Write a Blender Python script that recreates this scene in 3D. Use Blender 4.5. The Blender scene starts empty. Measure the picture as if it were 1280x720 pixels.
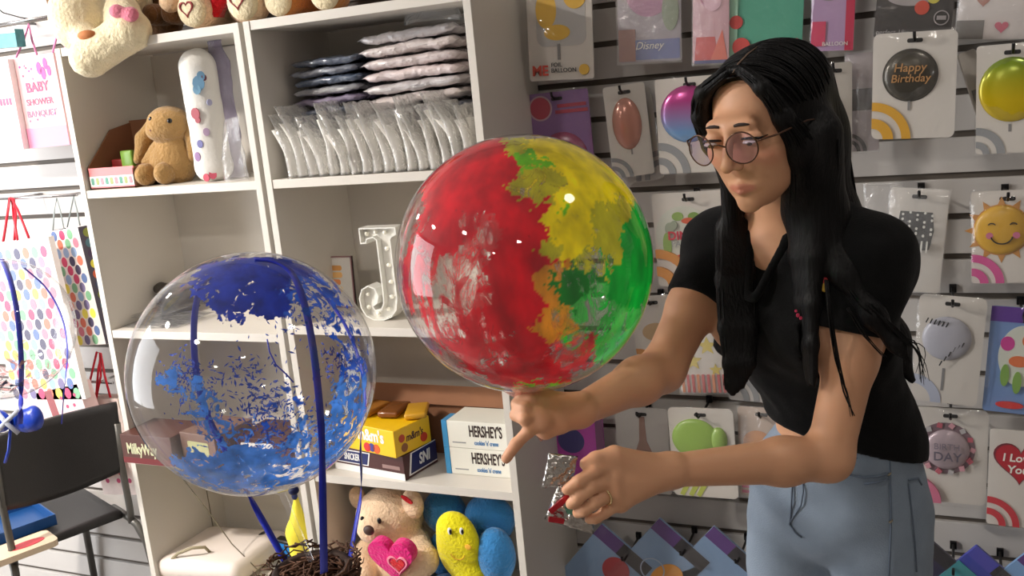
import bpy, bmesh, math, random
import numpy as np
from mathutils import Vector, Matrix, noise

random.seed(7); noise.seed_set(7)
rng = np.random.default_rng(7)
scene = bpy.context.scene
col = scene.collection

# ------------------------------------------------------------------ camera
FPX = 1213.2
CAM_H = 1.63
WALL_Y = 2.196                     # plane of the slatwall
YAW, PITCH, ROLL = [math.radians(a) for a in (-25.078, -11.665, -5.4686)]
cf = Vector((math.sin(YAW) * math.cos(PITCH), math.cos(YAW) * math.cos(PITCH), math.sin(PITCH)))
_r0 = Vector((math.cos(YAW), -math.sin(YAW), 0))
_u0 = _r0.cross(cf)
cr = _r0 * math.cos(ROLL) + _u0 * math.sin(ROLL)
cu = _u0 * math.cos(ROLL) - _r0 * math.sin(ROLL)
CAM = Vector((0, 0, CAM_H))
cam_data = bpy.data.cameras.new('camera')
cam = bpy.data.objects.new('camera', cam_data)
col.objects.link(cam)
cam_data.sensor_width = 36
cam_data.lens = FPX / 1280 * 36
cam_data.clip_start = 0.02
cam.matrix_world = Matrix((
    (cr.x, cu.x, -cf.x, CAM.x), (cr.y, cu.y, -cf.y, CAM.y), (cr.z, cu.z, -cf.z, CAM.z), (0, 0, 0, 1)))
scene.camera = cam

# ------------------------------------------------------------------ world, lights, exposure
scene.view_settings.view_transform = 'Standard'
scene.view_settings.look = 'None'
scene.view_settings.gamma = 1
scene.view_settings.use_curve_mapping = False
scene.view_settings.exposure = 0.68
scene.cycles.transparent_max_bounces = 32
world = bpy.data.worlds.new('world')
scene.world = world
world.use_nodes = True
world.node_tree.nodes['Background'].inputs[0].default_value = (0.9, 0.95, 1.0, 1)
world.node_tree.nodes['Background'].inputs[1].default_value = 0.25

def area_light(name, loc, target, sx, sy, power, color):
    d = bpy.data.lights.new(name, 'AREA')
    d.shape = 'RECTANGLE'; d.size = sx; d.size_y = sy; d.energy = power; d.color = color
    o = bpy.data.objects.new(name, d); col.objects.link(o)
    o.location = loc
    o.rotation_euler = (Vector(target) - Vector(loc)).to_track_quat('-Z', 'Y').to_euler()
    return o
# daylight entering through the shop-front glass at the left end of the shop
area_light('shopfront_daylight', (-4.2, 0.35, 1.45), (-1.0, 1.9, 1.0), 1.9, 2.1, 60, (0.95, 0.97, 1.0))
# round downlights of the ceiling: (x, y, z, radius, watts)
LAMPS = [(0.46, 1.25, 2.585, 0.12, 2.6), (0.28, -0.84, 2.585, 0.09, 5), (-0.65, -2.05, 2.585, 0.09, 10),
         (-1.55, -0.35, 2.585, 0.09, 13), (-2.75, 0.45, 2.585, 0.10, 62)]
WALL_SPOT = (-2.78, 1.62, 2.22)
WALL_SPOT_W = 8

# ------------------------------------------------------------------ pixel to place helpers
def ray(u, v):
    return cf + cr * ((u - 640) / FPX) - cu * ((v - 360) / FPX)
def at(u, v, Y):                    # the point of the plane y = Y seen at a pixel
    d = ray(u, v)
    return CAM + d * (Y / d.y)
def atd(u, v, t):                   # the point at depth t seen at a pixel
    return CAM + ray(u, v) * t

# ------------------------------------------------------------------ materials
def lin(c):
    def g(x):
        x = x / 255.0
        return x / 12.92 if x <= 0.04045 else ((x + 0.055) / 1.055) ** 2.4
    return (g(c[0]), g(c[1]), g(c[2]), 1)
MATS = {}
def mat(name, c, rough=0.5, metal=0.0, var=0.0, vscale=8.0, bump=0.0, bscale=60.0, spec=0.5, trans=0.0, sheen=0.0, sss=0.0, coat=0.0):
    if name in MATS: return MATS[name]
    m = bpy.data.materials.new(name); m.use_nodes = True
    nt = m.node_tree; b = nt.nodes['Principled BSDF']
    b.inputs['Base Color'].default_value = lin(c)
    b.inputs['Roughness'].default_value = rough
    b.inputs['Metallic'].default_value = metal
    b.inputs['Specular IOR Level'].default_value = spec
    if sheen: b.inputs['Sheen Weight'].default_value = sheen; b.inputs['Sheen Roughness'].default_value = 0.5
    if sss:
        b.inputs['Subsurface Weight'].default_value = sss
        b.inputs['Subsurface Radius'].default_value = (0.012, 0.005, 0.003)
        b.inputs['Subsurface Scale'].default_value = 1.0
    if coat: b.inputs['Coat Weight'].default_value = coat
    if var or bump:
        tc = nt.nodes.new('ShaderNodeTexCoord')
    if var:
        n = nt.nodes.new('ShaderNodeTexNoise'); n.inputs['Scale'].default_value = vscale; n.inputs['Detail'].default_value = 5
        nt.links.new(tc.outputs['Object'], n.inputs['Vector'])
        r = nt.nodes.new('ShaderNodeValToRGB')
        k0, k1 = 1 - var, 1 + var
        L = lin(c)
        r.color_ramp.elements[0].color = tuple(min(1, x * k0) for x in L[:3]) + (1,)
        r.color_ramp.elements[1].color = tuple(min(1, x * k1) for x in L[:3]) + (1,)
        r.color_ramp.elements[0].position = 0.3; r.color_ramp.elements[1].position = 0.7
        nt.links.new(n.outputs['Fac'], r.inputs['Fac']); nt.links.new(r.outputs['Color'], b.inputs['Base Color'])
    if bump:
        n2 = nt.nodes.new('ShaderNodeTexNoise'); n2.inputs['Scale'].default_value = bscale; n2.inputs['Detail'].default_value = 4
        nt.links.new(tc.outputs['Object'], n2.inputs['Vector'])
        bp = nt.nodes.new('ShaderNodeBump'); bp.inputs['Strength'].default_value = bump; bp.inputs['Distance'].default_value = 0.01
        nt.links.new(n2.outputs['Fac'], bp.inputs['Height']); nt.links.new(bp.outputs['Normal'], b.inputs['Normal'])
    MATS[name] = m
    return m
def emit(name, c, strength):
    m = bpy.data.materials.new(name); m.use_nodes = True
    nt = m.node_tree; b = nt.nodes['Principled BSDF']
    b.inputs['Base Color'].default_value = lin(c)
    b.inputs['Emission Color'].default_value = lin(c)
    b.inputs['Emission Strength'].default_value = strength
    return m
def film(name, tint=(255, 255, 255), haze=0.06, gloss=1.0, rough=0.06, bump=0.0, bscale=20, ior=1.45, hazecol=(235, 235, 235)):
    """thin clear plastic: see-through, with mirror-like sheen and a little milky haze"""
    if name in MATS: return MATS[name]
    m = bpy.data.materials.new(name); m.use_nodes = True
    nt = m.node_tree
    for n in list(nt.nodes): nt.nodes.remove(n)
    out = nt.nodes.new('ShaderNodeOutputMaterial')
    tr = nt.nodes.new('ShaderNodeBsdfTransparent'); tr.inputs[0].default_value = lin(tint)
    gl = nt.nodes.new('ShaderNodeBsdfGlossy'); gl.inputs['Roughness'].default_value = rough
    di = nt.nodes.new('ShaderNodeBsdfDiffuse'); di.inputs[0].default_value = lin(hazecol)
    fr = nt.nodes.new('ShaderNodeFresnel'); fr.inputs[0].default_value = ior
    mu = nt.nodes.new('ShaderNodeMath'); mu.operation = 'MULTIPLY'; mu.inputs[1].default_value = gloss; mu.use_clamp = True
    m1 = nt.nodes.new('ShaderNodeMixShader'); m1.inputs[0].default_value = haze
    m2 = nt.nodes.new('ShaderNodeMixShader')
    nt.links.new(tr.outputs[0], m1.inputs[1]); nt.links.new(di.outputs[0], m1.inputs[2])
    ge = nt.nodes.new('ShaderNodeNewGeometry'); ii = nt.nodes.new('ShaderNodeMapRange')     # a thin sheet mirrors alike from both sides
    ii.inputs['To Min'].default_value = ior; ii.inputs['To Max'].default_value = 1 / ior
    nt.links.new(ge.outputs['Backfacing'], ii.inputs['Value']); nt.links.new(ii.outputs[0], fr.inputs[0])
    nt.links.new(fr.outputs[0], mu.inputs[0]); nt.links.new(mu.outputs[0], m2.inputs[0])
    nt.links.new(m1.outputs[0], m2.inputs[1]); nt.links.new(gl.outputs[0], m2.inputs[2])
    if bump:
        tc = nt.nodes.new('ShaderNodeTexCoord')
        n2 = nt.nodes.new('ShaderNodeTexNoise'); n2.inputs['Scale'].default_value = bscale; n2.inputs['Detail'].default_value = 3
        n2.inputs['Distortion'].default_value = 1.5
        nt.links.new(tc.outputs['Object'], n2.inputs['Vector'])
        bp = nt.nodes.new('ShaderNodeBump'); bp.inputs['Strength'].default_value = bump; bp.inputs['Distance'].default_value = 0.02
        nt.links.new(n2.outputs['Fac'], bp.inputs['Height'])
        nt.links.new(bp.outputs['Normal'], gl.inputs['Normal']); nt.links.new(bp.outputs['Normal'], fr.inputs['Normal'])
    nt.links.new(m2.outputs[0], out.inputs[0])
    MATS[name] = m
    return m

# ------------------------------------------------------------------ mesh helpers
class Fr:
    """a frame: origin, right axis x, up axis y, outward normal n"""
    def __init__(s, o, x, y):
        s.o = Vector(o); s.x = Vector(x).normalized(); s.y = Vector(y); s.y = (s.y - s.x * s.y.dot(s.x)).normalized(); s.n = s.x.cross(s.y)
    def P(s, a, b, c=0.0): return s.o + s.x * a + s.y * b + s.n * c
class MB:
    def __init__(s): s.v = []; s.f = []
    def add(s, vs, fs):
        k = len(s.v); s.v += [tuple(p) for p in vs]; s.f += [tuple(i + k for i in f) for f in fs]; return s
    def box(s, c, d, M=None, bev=0.0):
        c = Vector(c); x, y, z = d[0] / 2, d[1] / 2, d[2] / 2
        if not bev:
            vs = [Vector((a, b, e)) for a in (-x, x) for b in (-y, y) for e in (-z, z)]
            fs = [(0, 1, 3, 2), (4, 6, 7, 5), (0, 4, 5, 1), (2, 3, 7, 6), (0, 2, 6, 4), (1, 5, 7, 3)]
        else:
            bm = bmesh.new(); bmesh.ops.create_cube(bm, size=1)
            for v in bm.verts: v.co = Vector((v.co.x * d[0], v.co.y * d[1], v.co.z * d[2]))
            bmesh.ops.bevel(bm, geom=bm.edges[:], offset=bev, segments=2, affect='EDGES', profile=0.6)
            bm.verts.index_update()
            vs = [v.co.copy() for v in bm.verts]; fs = [[v.index for v in f.verts] for f in bm.faces]; bm.free()
        if M is not None: vs = [M @ v for v in vs]
        return s.add([v + c for v in vs], fs)
    def tube(s, pts, r, n=8, closed=False, flat=None):
        """flat=(ratio, axis): an oval section, thinner along axis"""
        pts = [Vector(p) for p in pts]; m = len(pts)
        rr = r if hasattr(r, '__len__') else [r] * m
        vs = []; up = None
        for i, p in enumerate(pts):
            a = pts[(i - 1) % m] if (closed or i > 0) else p
            b = pts[(i + 1) % m] if (closed or i < m - 1) else p
            t = (b - a)
            t = t.normalized() if t.length > 1e-9 else Vector((0, 0, 1))
            if up is None:
                up = Vector((0, 0, 1)) if abs(t.z) < 0.9 else Vector((1, 0, 0))
            x = up - t * up.dot(t)
            if x.length < 1e-6: x = t.orthogonal()
            x.normalize(); up = x; y = t.cross(x)
            for k in range(n):
                q = 2 * math.pi * k / n
                vs.append(p + (x * math.cos(q) + y * math.sin(q)) * rr[i])
        fs = []
        for i in range(m if closed else m - 1):
            j = (i + 1) % m
            for k in range(n):
                k2 = (k + 1) % n
                fs.append((i * n + k, i * n + k2, j * n + k2, j * n + k))
        if not closed:
            fs.append(tuple(range(n - 1, -1, -1))); fs.append(tuple((m - 1) * n + k for k in range(n)))
        return s.add(vs, fs)
    def cyl(s, a, b, ra, rb=None, n=16): return s.tube([a, b], [ra, ra if rb is None else rb], n)
    def prism(s, poly, fr, z0, z1):
        n = len(poly)
        vs = [fr.P(a, b, z0) for a, b in poly] + [fr.P(a, b, z1) for a, b in poly]
        fs = [tuple(range(n - 1, -1, -1)), tuple(range(n, 2 * n))]
        fs += [(i, (i + 1) % n, n + (i + 1) % n, n + i) for i in range(n)]
        return s.add(vs, fs)
    def band(s, outer, inner, fr, z0, z1, closed=True):
        """a strip between two outlines of equal length"""
        n = len(outer)
        vs = [fr.P(a, b, z) for z in (z0, z1) for ring in (outer, inner) for a, b in ring]
        fs = []
        for i in range(n if closed else n - 1):
            j = (i + 1) % n
            fs += [(2 * n + i, 2 * n + j, 3 * n + j, 3 * n + i), (i, n + i, n + j, j),
                   (i, j, 2 * n + j, 2 * n + i), (n + i, 3 * n + i, 3 * n + j, n + j)]
        if not closed:
            fs += [(0, 2 * n, 3 * n, n), (n - 1, 2 * n - 1, 4 * n - 1, 3 * n - 1)]
        return s.add(vs, fs)
    def grid(s, fn, nu, nv, wrap=False):
        vs = [fn(i / nu, j / nv) for j in range(nv + 1) for i in range(nu + 1)]
        w = nu + 1
        fs = [(j * w + i, j * w + i + 1, (j + 1) * w + i + 1, (j + 1) * w + i) for j in range(nv) for i in range(nu)]
        return s.add(vs, fs)
    def ell(s, c, r, n=20, m=12, M=None):
        c = Vector(c)
        r = (r, r, r) if not hasattr(r, '__len__') else r
        vs = []
        for j in range(m + 1):
            th = math.pi * j / m
            for i in range(n):
                ph = 2 * math.pi * i / n
                p = Vector((r[0] * math.sin(th) * math.cos(ph), r[1] * math.sin(th) * math.sin(ph), r[2] * math.cos(th)))
                if M is not None: p = M @ p
                vs.append(c + p)
        fs = [(j * n + i, (j + 1) * n + i, (j + 1) * n + (i + 1) % n, j * n + (i + 1) % n) for j in range(m) for i in range(n)]
        return s.add(vs, fs)
def link_mesh(name, me, m, parent=None, smooth=False):
    if m is not None: me.materials.append(m)
    o = bpy.data.objects.new(name, me); col.objects.link(o)
    if smooth: me.polygons.foreach_set('use_smooth', [True] * len(me.polygons))
    if parent is not None:
        o.parent = parent
        o.matrix_parent_inverse = WM[parent.name].inverted() if parent.name in WM else Matrix.Identity(4)
    return o
WM = {}                             # world matrices of the empties that parent parts
def obj(name, mb, m, parent=None, smooth=False, weld=False):
    me = bpy.data.meshes.new(name)
    me.from_pydata(mb.v, [], mb.f)
    if weld:
        bm = bmesh.new(); bm.from_mesh(me); bmesh.ops.remove_doubles(bm, verts=bm.verts, dist=1e-6)
        bmesh.ops.recalc_face_normals(bm, faces=bm.faces); bm.to_mesh(me); bm.free()
    me.update()
    return link_mesh(name, me, m, parent, smooth)
def tag(o, label, cat, group=None):
    o['label'] = label; o['category'] = cat
    if group: o['group'] = group
    return o
def thing(name, label, cat, loc, group=None):
    o = bpy.data.objects.new(name, None); col.objects.link(o)
    o.location = Vector(loc); o.empty_display_size = 0.05
    WM[o.name] = Matrix.Translation(Vector(loc))
    return tag(o, label, cat, group)
def struct(o):
    o['kind'] = 'structure'; return o

# ------------------------------------------------------------------ signed-distance modelling
def v3(p): return np.array([p[0], p[1], p[2]], dtype=np.float32)
def sd_cap(P, a, b, ra, rb):
    a = v3(a); b = v3(b); ba = b - a
    h = np.clip(((P - a) @ ba) / max(1e-9, float(ba @ ba)), 0, 1)
    return np.linalg.norm(P - a - h[:, None] * ba, axis=1) - (ra + (rb - ra) * h)
def sd_ell(P, c, r, M=None):
    q = P - v3(c)
    if M is not None: q = q @ M            # M: 3x3, columns are the local axes
    r = np.asarray(r, dtype=np.float32)
    k0 = np.linalg.norm(q / r, axis=1); k1 = np.linalg.norm(q / (r * r), axis=1)
    return k0 * (k0 - 1) / np.maximum(k1, 1e-6)
def smin(a, b, k):
    if k <= 0: return np.minimum(a, b)
    h = np.maximum(k - np.abs(a - b), 0) / k
    return np.minimum(a, b) - h * h * k * 0.25
def smax(a, b, k): return -smin(-a, -b, k)
class Blob:
    def __init__(s, k=0.02): s.p = []; s.k = k
    def cap(s, a, b, ra, rb=None, k=None): s.p.append(('c', a, b, ra, ra if rb is None else rb, s.k if k is None else k)); return s
    def chain(s, pts, rs, k=None):
        for i in range(len(pts) - 1): s.cap(pts[i], pts[i + 1], rs[i], rs[i + 1], k)
        return s
    def ell(s, c, r, M=None, k=None):
        r = (r, r, r) if not hasattr(r, '__len__') else r
        s.p.append(('e', c, r, M, s.k if k is None else k)); return s
    def cut(s, fn, k=0.004): s.p.append(('x', fn, k)); return s
    def __call__(s, P):
        d = None
        for p in s.p:
            if p[0] == 'c': e = sd_cap(P, *p[1:5])
            elif p[0] == 'e': e = sd_ell(P, *p[1:4])
            else:
                d = smax(d, -p[1](P), p[2]); continue
            d = e if d is None else smin(d, e, p[-1])
        return d
    def bounds(s):
        lo = np.full(3, 1e9); hi = -lo
        for p in s.p:
            if p[0] == 'c':
                for q, r in ((p[1], p[3]), (p[2], p[4])): lo = np.minimum(lo, v3(q) - r); hi = np.maximum(hi, v3(q) + r)
            elif p[0] == 'e':
                r = max(p[2]); lo = np.minimum(lo, v3(p[1]) - r); hi = np.maximum(hi, v3(p[1]) + r)
        return lo - 0.012, hi + 0.012
def surfnet(F, lo, hi, h, B=12):
    lo = np.asarray(lo, dtype=np.float32); n = np.ceil((np.asarray(hi) - lo) / h).astype(int) + 1
    n = ((n + B - 1) // B) * B
    nb = n // B
    bi = np.stack(np.meshgrid(*[np.arange(k) for k in nb], indexing='ij'), -1).reshape(-1, 3)
    cen = (lo + (bi * B + (B - 1) / 2) * h).astype(np.float32)
    dc = F(cen)
    G = np.repeat(np.repeat(np.repeat(dc.reshape(nb), B, 0), B, 1), B, 2).astype(np.float32)
    act = bi[np.abs(dc) < h * B * 0.87 * 1.35 + 0.012]
    loc = np.stack(np.meshgrid(*[np.arange(B)] * 3, indexing='ij'), -1).reshape(-1, 3)
    CH = max(1, 400000 // len(loc))
    for i in range(0, len(act), CH):
        a = act[i:i + CH]
        ijk = (a[:, None, :] * B + loc[None]).reshape(-1, 3)
        G[ijk[:, 0], ijk[:, 1], ijk[:, 2]] = F((lo + ijk * h).astype(np.float32))
    S = (G < 0)
    S[0] = S[-1] = False; S[:, 0] = S[:, -1] = False; S[:, :, 0] = S[:, :, -1] = False
    c = np.zeros(tuple(n - 1), dtype=np.uint8)
    offs = [(i, j, k) for i in (0, 1) for j in (0, 1) for k in (0, 1)]
    sl = lambda o: tuple(slice(o[d], n[d] - 1 + o[d]) for d in range(3))
    for o in offs: c += S[sl(o)]
    cells = np.argwhere((c > 0) & (c < 8))
    acc = np.zeros((len(cells), 3)); cnt = np.zeros(len(cells))
    for o in offs:
        for d in range(3):
            if o[d]: continue
            o2 = list(o); o2[d] = 1
            A = cells + np.array(o); Bq = cells + np.array(o2)
            ga = G[tuple(A.T)]; gb = G[tuple(Bq.T)]
            m = S[tuple(A.T)] != S[tuple(Bq.T)]
            den = np.where(np.abs(ga - gb) < 1e-9, 1, ga - gb)
            t = np.clip(ga / den, 0, 1)
            p = np.tile(np.array(o, float), (len(cells), 1)); p[:, d] = t
            acc[m] += p[m]; cnt[m] += 1
    V = lo + (cells + acc / np.maximum(cnt, 1)[:, None]) * h
    idx = np.full(tuple(n - 1), -1, dtype=np.int32); idx[tuple(cells.T)] = np.arange(len(cells))
    quads = []
    for d in range(3):
        e1, e2 = [(1, 2), (2, 0), (0, 1)][d]
        s0 = [slice(1, -1)] * 3; s1 = [slice(1, -1)] * 3
        s0[d] = slice(0, n[d] - 1); s1[d] = slice(1, n[d])
        a = S[tuple(s0)]; b = S[tuple(s1)]
        ed = np.argwhere(a != b); base = ed.copy()
        for q in range(3):
            if q != d: base[:, q] += 1
        sg = a[tuple(ed.T)]
        u = np.zeros(3, int); u[e1] = 1; w = np.zeros(3, int); w[e2] = 1
        q0 = idx[tuple((base - u - w).T)]; q1 = idx[tuple((base - w).T)]; q2 = idx[tuple(base.T)]; q3 = idx[tuple((base - u).T)]
        Q = np.stack([q0, q1, q2, q3], 1)
        Q[~sg] = Q[~sg][:, ::-1]
        quads.append(Q)
    return V, np.concatenate(quads)
def sdf_obj(name, F, m, h=0.006, parent=None, lo=None, hi=None, disp=None, colors=None):
    if lo is None: lo, hi = F.bounds()
    V, Q = surfnet(F, lo, hi, h)
    if disp is not None: V = disp(V)
    me = bpy.data.meshes.new(name)
    me.vertices.add(len(V)); me.vertices.foreach_set('co', V.astype(np.float32).ravel())
    me.loops.add(len(Q) * 4); me.loops.foreach_set('vertex_index', Q.astype(np.int32).ravel())
    me.polygons.add(len(Q)); me.polygons.foreach_set('loop_start', np.arange(0, len(Q) * 4, 4, dtype=np.int32))
    me.update(calc_edges=True); me.validate()
    if colors is not None:
        at_ = me.color_attributes.new('paint', 'FLOAT_COLOR', 'POINT')
        at_.data.foreach_set('color', colors(V).astype(np.float32).ravel())
    return link_mesh(name, me, m, parent, True)
def vcol_mat(name, rough=0.5, sss=0.0, bump=0.0, bscale=200, sheen=0.0, spec=0.5):
    m = mat(name, (200, 200, 200), rough, sss=sss, bump=bump, bscale=bscale, sheen=sheen, spec=spec)
    nt = m.node_tree; a = nt.nodes.new('ShaderNodeVertexColor'); a.layer_name = 'paint'
    nt.links.new(a.outputs['Color'], nt.nodes['Principled BSDF'].inputs['Base Color'])
    return m

# ------------------------------------------------------------------ lettering
def text_into(mb, s, fr, x, y, size, z0, z1=None, align='CENTER', bold=0.0, shear=0.0, sx=1.0):
    cu_ = bpy.data.curves.new('t', 'FONT'); cu_.body = s; cu_.size = size; cu_.align_x = align; cu_.align_y = 'CENTER'
    cu_.offset = bold * size; cu_.shear = shear; cu_.resolution_u = 3; cu_.extrude = 0.0004 if z1 is None else (z1 - z0) / 2
    o = bpy.data.objects.new('t', cu_); col.objects.link(o)
    dg = bpy.context.evaluated_depsgraph_get()
    me = o.evaluated_get(dg).to_mesh()
    zz = z0 + 0.0004 if z1 is None else (z0 + z1) / 2
    mb.add([fr.P(x + v.co.x * sx, y + v.co.y, zz + v.co.z) for v in me.vertices], [tuple(p.vertices) for p in me.polygons])
    o.evaluated_get(dg).to_mesh_clear()
    bpy.data.objects.remove(o); bpy.data.curves.remove(cu_)
    return mb
def circle(cx, cy, rx, n=40, ry=None, a0=0.0, a1=2 * math.pi):
    ry = rx if ry is None else ry
    full = abs(a1 - a0 - 2 * math.pi) < 1e-6
    k = n if full else n + 1
    return [(cx + rx * math.cos(a0 + (a1 - a0) * i / n), cy + ry * math.sin(a0 + (a1 - a0) * i / n)) for i in range(k)]
def heart(cx, cy, s, n=40):
    out = []
    for i in range(n):
        t = 2 * math.pi * i / n
        out.append((cx + s * 16 * math.sin(t) ** 3 / 17, cy + s * (13 * math.cos(t) - 5 * math.cos(2 * t) - 2 * math.cos(3 * t) - math.cos(4 * t) + 2) / 17))
    return out[::-1]
def rrect(x0, y0, x1, y1, r, n=5):
    out = []
    for cx, cy, a in ((x1 - r, y1 - r, 0), (x0 + r, y1 - r, 90), (x0 + r, y0 + r, 180), (x1 - r, y0 + r, 270)):
        out += [(cx + r * math.cos(math.radians(a + 90 * i / n)), cy + r * math.sin(math.radians(a + 90 * i / n))) for i in range(n + 1)]
    return out

# ================================================================== THE ROOM
M_slat = mat('warm_white_slat_board', (194, 190, 186), 0.45, var=0.05, vscale=3)
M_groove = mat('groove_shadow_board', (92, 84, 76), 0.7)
M_floor = mat('floor_tile', (126, 120, 114), 0.35, var=0.08, vscale=4)
M_paint = mat('painted_wall', (140, 134, 128), 0.8, var=0.03)
M_ceil = mat('ceiling_paint', (176, 172, 168), 0.85)
XL, XR, YF, ZC = -4.3, 1.35, -2.8, 2.6
struct(obj('floor', MB().box(((XL + XR) / 2, (YF + WALL_Y + 0.1) / 2, -0.05), (XR - XL + 0.2, WALL_Y - YF + 0.3, 0.1)), M_floor))
struct(obj('ceiling', MB().box(((XL + XR) / 2, (YF + WALL_Y + 0.1) / 2, ZC + 0.05), (XR - XL + 0.2, WALL_Y - YF + 0.3, 0.1)), M_ceil))
struct(obj('wall_front', MB().box(((XL + XR) / 2, YF - 0.05, ZC / 2), (XR - XL + 0.2, 0.1, ZC)), M_paint))
struct(obj('wall_right', MB().box((XR + 0.05, (YF + WALL_Y) / 2, ZC / 2), (0.1, WALL_Y - YF, ZC)), M_paint))
wl = MB()
wl.box((XL - 0.05, (YF - 0.7) / 2, ZC / 2), (0.1, -0.7 - YF, ZC))
wl.box((XL - 0.05, (1.4 + WALL_Y) / 2, ZC / 2), (0.1, WALL_Y - 1.4, ZC))
wl.box((XL - 0.05, 0.35, 2.575), (0.1, 2.1, 0.05)).box((XL - 0.05, 0.35, 0.15), (0.1, 2.1, 0.3))
struct(obj('wall_left', wl, M_paint))
wf = MB()
for y in (-0.68, 0.35, 1.38): wf.box((XL - 0.05, y, 1.42), (0.06, 0.04, 2.25))
for z in (0.32, 2.53): wf.box((XL - 0.05, 0.35, z), (0.06, 2.06, 0.04))
w1 = struct(obj('window_1', wf, mat('white_window_frame', (225, 225, 222), 0.4)))
# slatwall: a backing board with one board per slat
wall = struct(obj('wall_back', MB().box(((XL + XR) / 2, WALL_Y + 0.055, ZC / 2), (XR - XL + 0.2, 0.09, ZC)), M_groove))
PITCHZ = 0.085
Z0 = CAM_H + 0.38928 * 0.85
for k in range(-10, 24):
    zt = Z0 - PITCHZ * k - 0.0065; zb = Z0 - PITCHZ * (k + 1) + 0.0065
    if zt > ZC: continue
    zb = max(zb, 0.0)
    if zt - zb < 0.01: continue
    obj('slat', MB().box(((XL + XR) / 2, WALL_Y + 0.006, (zt + zb) / 2), (XR - XL, 0.012, zt - zb), bev=0.0015), M_slat, wall)
# lamps
M_lampring = mat('white_lamp_ring', (235, 235, 232), 0.4)
for i, (x, y, z, r, w) in enumerate(LAMPS):
    where = ['over the card wall', 'right behind the camera', 'at the far end of the ceiling', 'in the middle of the ceiling', 'towards the shop front'][i]
    t = thing('ceiling_downlight', 'round white recessed ceiling downlight ' + where, 'lamp', (x, y, z + 0.015), 'round ceiling downlights')
    fr = Fr((x, y, z), (1, 0, 0), (0, -1, 0))
    obj('lamp_ring', MB().band(circle(0, 0, r + 0.018), circle(0, 0, r), fr, -0.015, 0.012), M_lampring, t)
    area = math.pi * r * r
    obj('lamp_diffuser', MB().prism(circle(0, 0, r), fr, -0.012, 0.004), emit('downlight_glow', (255, 247, 238), w / area / math.pi / 1.0), t)
sx, sy, sz = WALL_SPOT
t = thing('pendant_globe_lamp', 'small white globe lamp hanging above the hanging gift bags', 'lamp', (sx, sy, ZC))
obj('canopy', MB().cyl((sx, sy, ZC), (sx, sy, ZC - 0.03), 0.05, n=24), M_lampring, t)
obj('cord', MB().cyl((sx, sy, ZC - 0.03), (sx, sy, sz + 0.05), 0.004, n=8), mat('black_cord', (25, 25, 25), 0.5), t)
obj('globe', MB().ell((sx, sy, sz), 0.055), emit('globe_glow', (255, 240, 232), WALL_SPOT_W / (4 * math.pi * 0.055 ** 2) / math.pi), t, True)

# ================================================================== SHELF UNITS
M_mel = mat('white_melamine', (214, 208, 198), 0.42, var=0.03, vscale=2)
SF = 1.87                           # front plane of the shelf units
SZ = {'top': 1.834, 1: 1.467, 2: 1.096, 3: 0.7215, 4: 0.349, 5: 0.08}
def shelf_unit(x0, x1, label, z2):
    t = thing('shelf_unit', label, 'shelf', ((x0 + x1) / 2, (SF + WALL_Y) / 2, 0), 'white melamine shelf units')
    d = WALL_Y - 0.004 - SF; yc = SF + d / 2
    for x in (x0 + 0.009, x1 - 0.009):
        obj('side_panel', MB().box((x, yc, 1.834 / 2), (0.018, d, 1.834), bev=0.001), M_mel, t)
    obj('back_panel', MB().box(((x0 + x1) / 2, WALL_Y - 0.012, 0.95), (x1 - x0 - 0.036, 0.008, 1.72), bev=0.0005), M_mel, t)
    for k, z in SZ.items():
        if k == 2: z = z2
        nm = 'top_board' if k == 'top' else 'shelf_board'
        obj(nm, MB().box(((x0 + x1) / 2, yc - 0.008, z - 0.0105), (x1 - x0 - 0.037, d - 0.02, 0.021), bev=0.001), M_mel, t)
    obj('plinth', MB().box(((x0 + x1) / 2, SF + 0.03, 0.0295), (x1 - x0 - 0.037, 0.016, 0.058), bev=0.001), M_mel, t)
    return t
ULX0, ULX1, URX0, URX1 = -2.101, -1.507, -1.494, -0.907
shelf_unit(ULX0, ULX1, 'white open shelf unit with the plush rabbit, beside the hanging gift bags', 1.086)
shelf_unit(URX0, URX1, 'white open shelf unit with the chocolate boxes, next to the card wall', 1.108)

# ------------------------------------------------------------------ plush toys
def plush_mat(name, c, var=0.1): return mat(name, c, 0.95, var=var, vscale=25, bump=0.6, bscale=140, sheen=0.3, spec=0.1)
M_black = mat('black_bead', (14, 12, 12), 0.15)
M_cream = plush_mat('cream_fur', (240, 226, 190)); M_cream2 = plush_mat('pale_peach_fur', (236, 205, 170))
M_tan = plush_mat('tan_fur', (170, 134, 84)); M_brown = plush_mat('brown_fur', (120, 84, 52)); M_orange = plush_mat('caramel_fur', (200, 135, 75))
M_dark = plush_mat('dark_maroon_fur', (72, 26, 34)); M_red = plush_mat('red_plush', (205, 22, 34)); M_pinkplush = plush_mat('pink_ribbon_cloth', (225, 130, 150))
def fur(V, amp=0.0015, sc=90):
    n = np.array([noise.noise(Vector(v) * sc) for v in V]); c = V.mean(0)
    d = V - c; d /= np.maximum(np.linalg.norm(d, axis=1), 1e-6)[:, None]
    return V + d * (n * amp)[:, None]
def cam_dir(p):                     # horizontal direction from a place towards the camera side of the shop
    d = Vector((CAM.x - p.x, CAM.y - p.y, 0)); return d.normalized()
def px(p):                          # metres per pixel at a place
    return (p - CAM).dot(cf) / FPX

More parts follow.
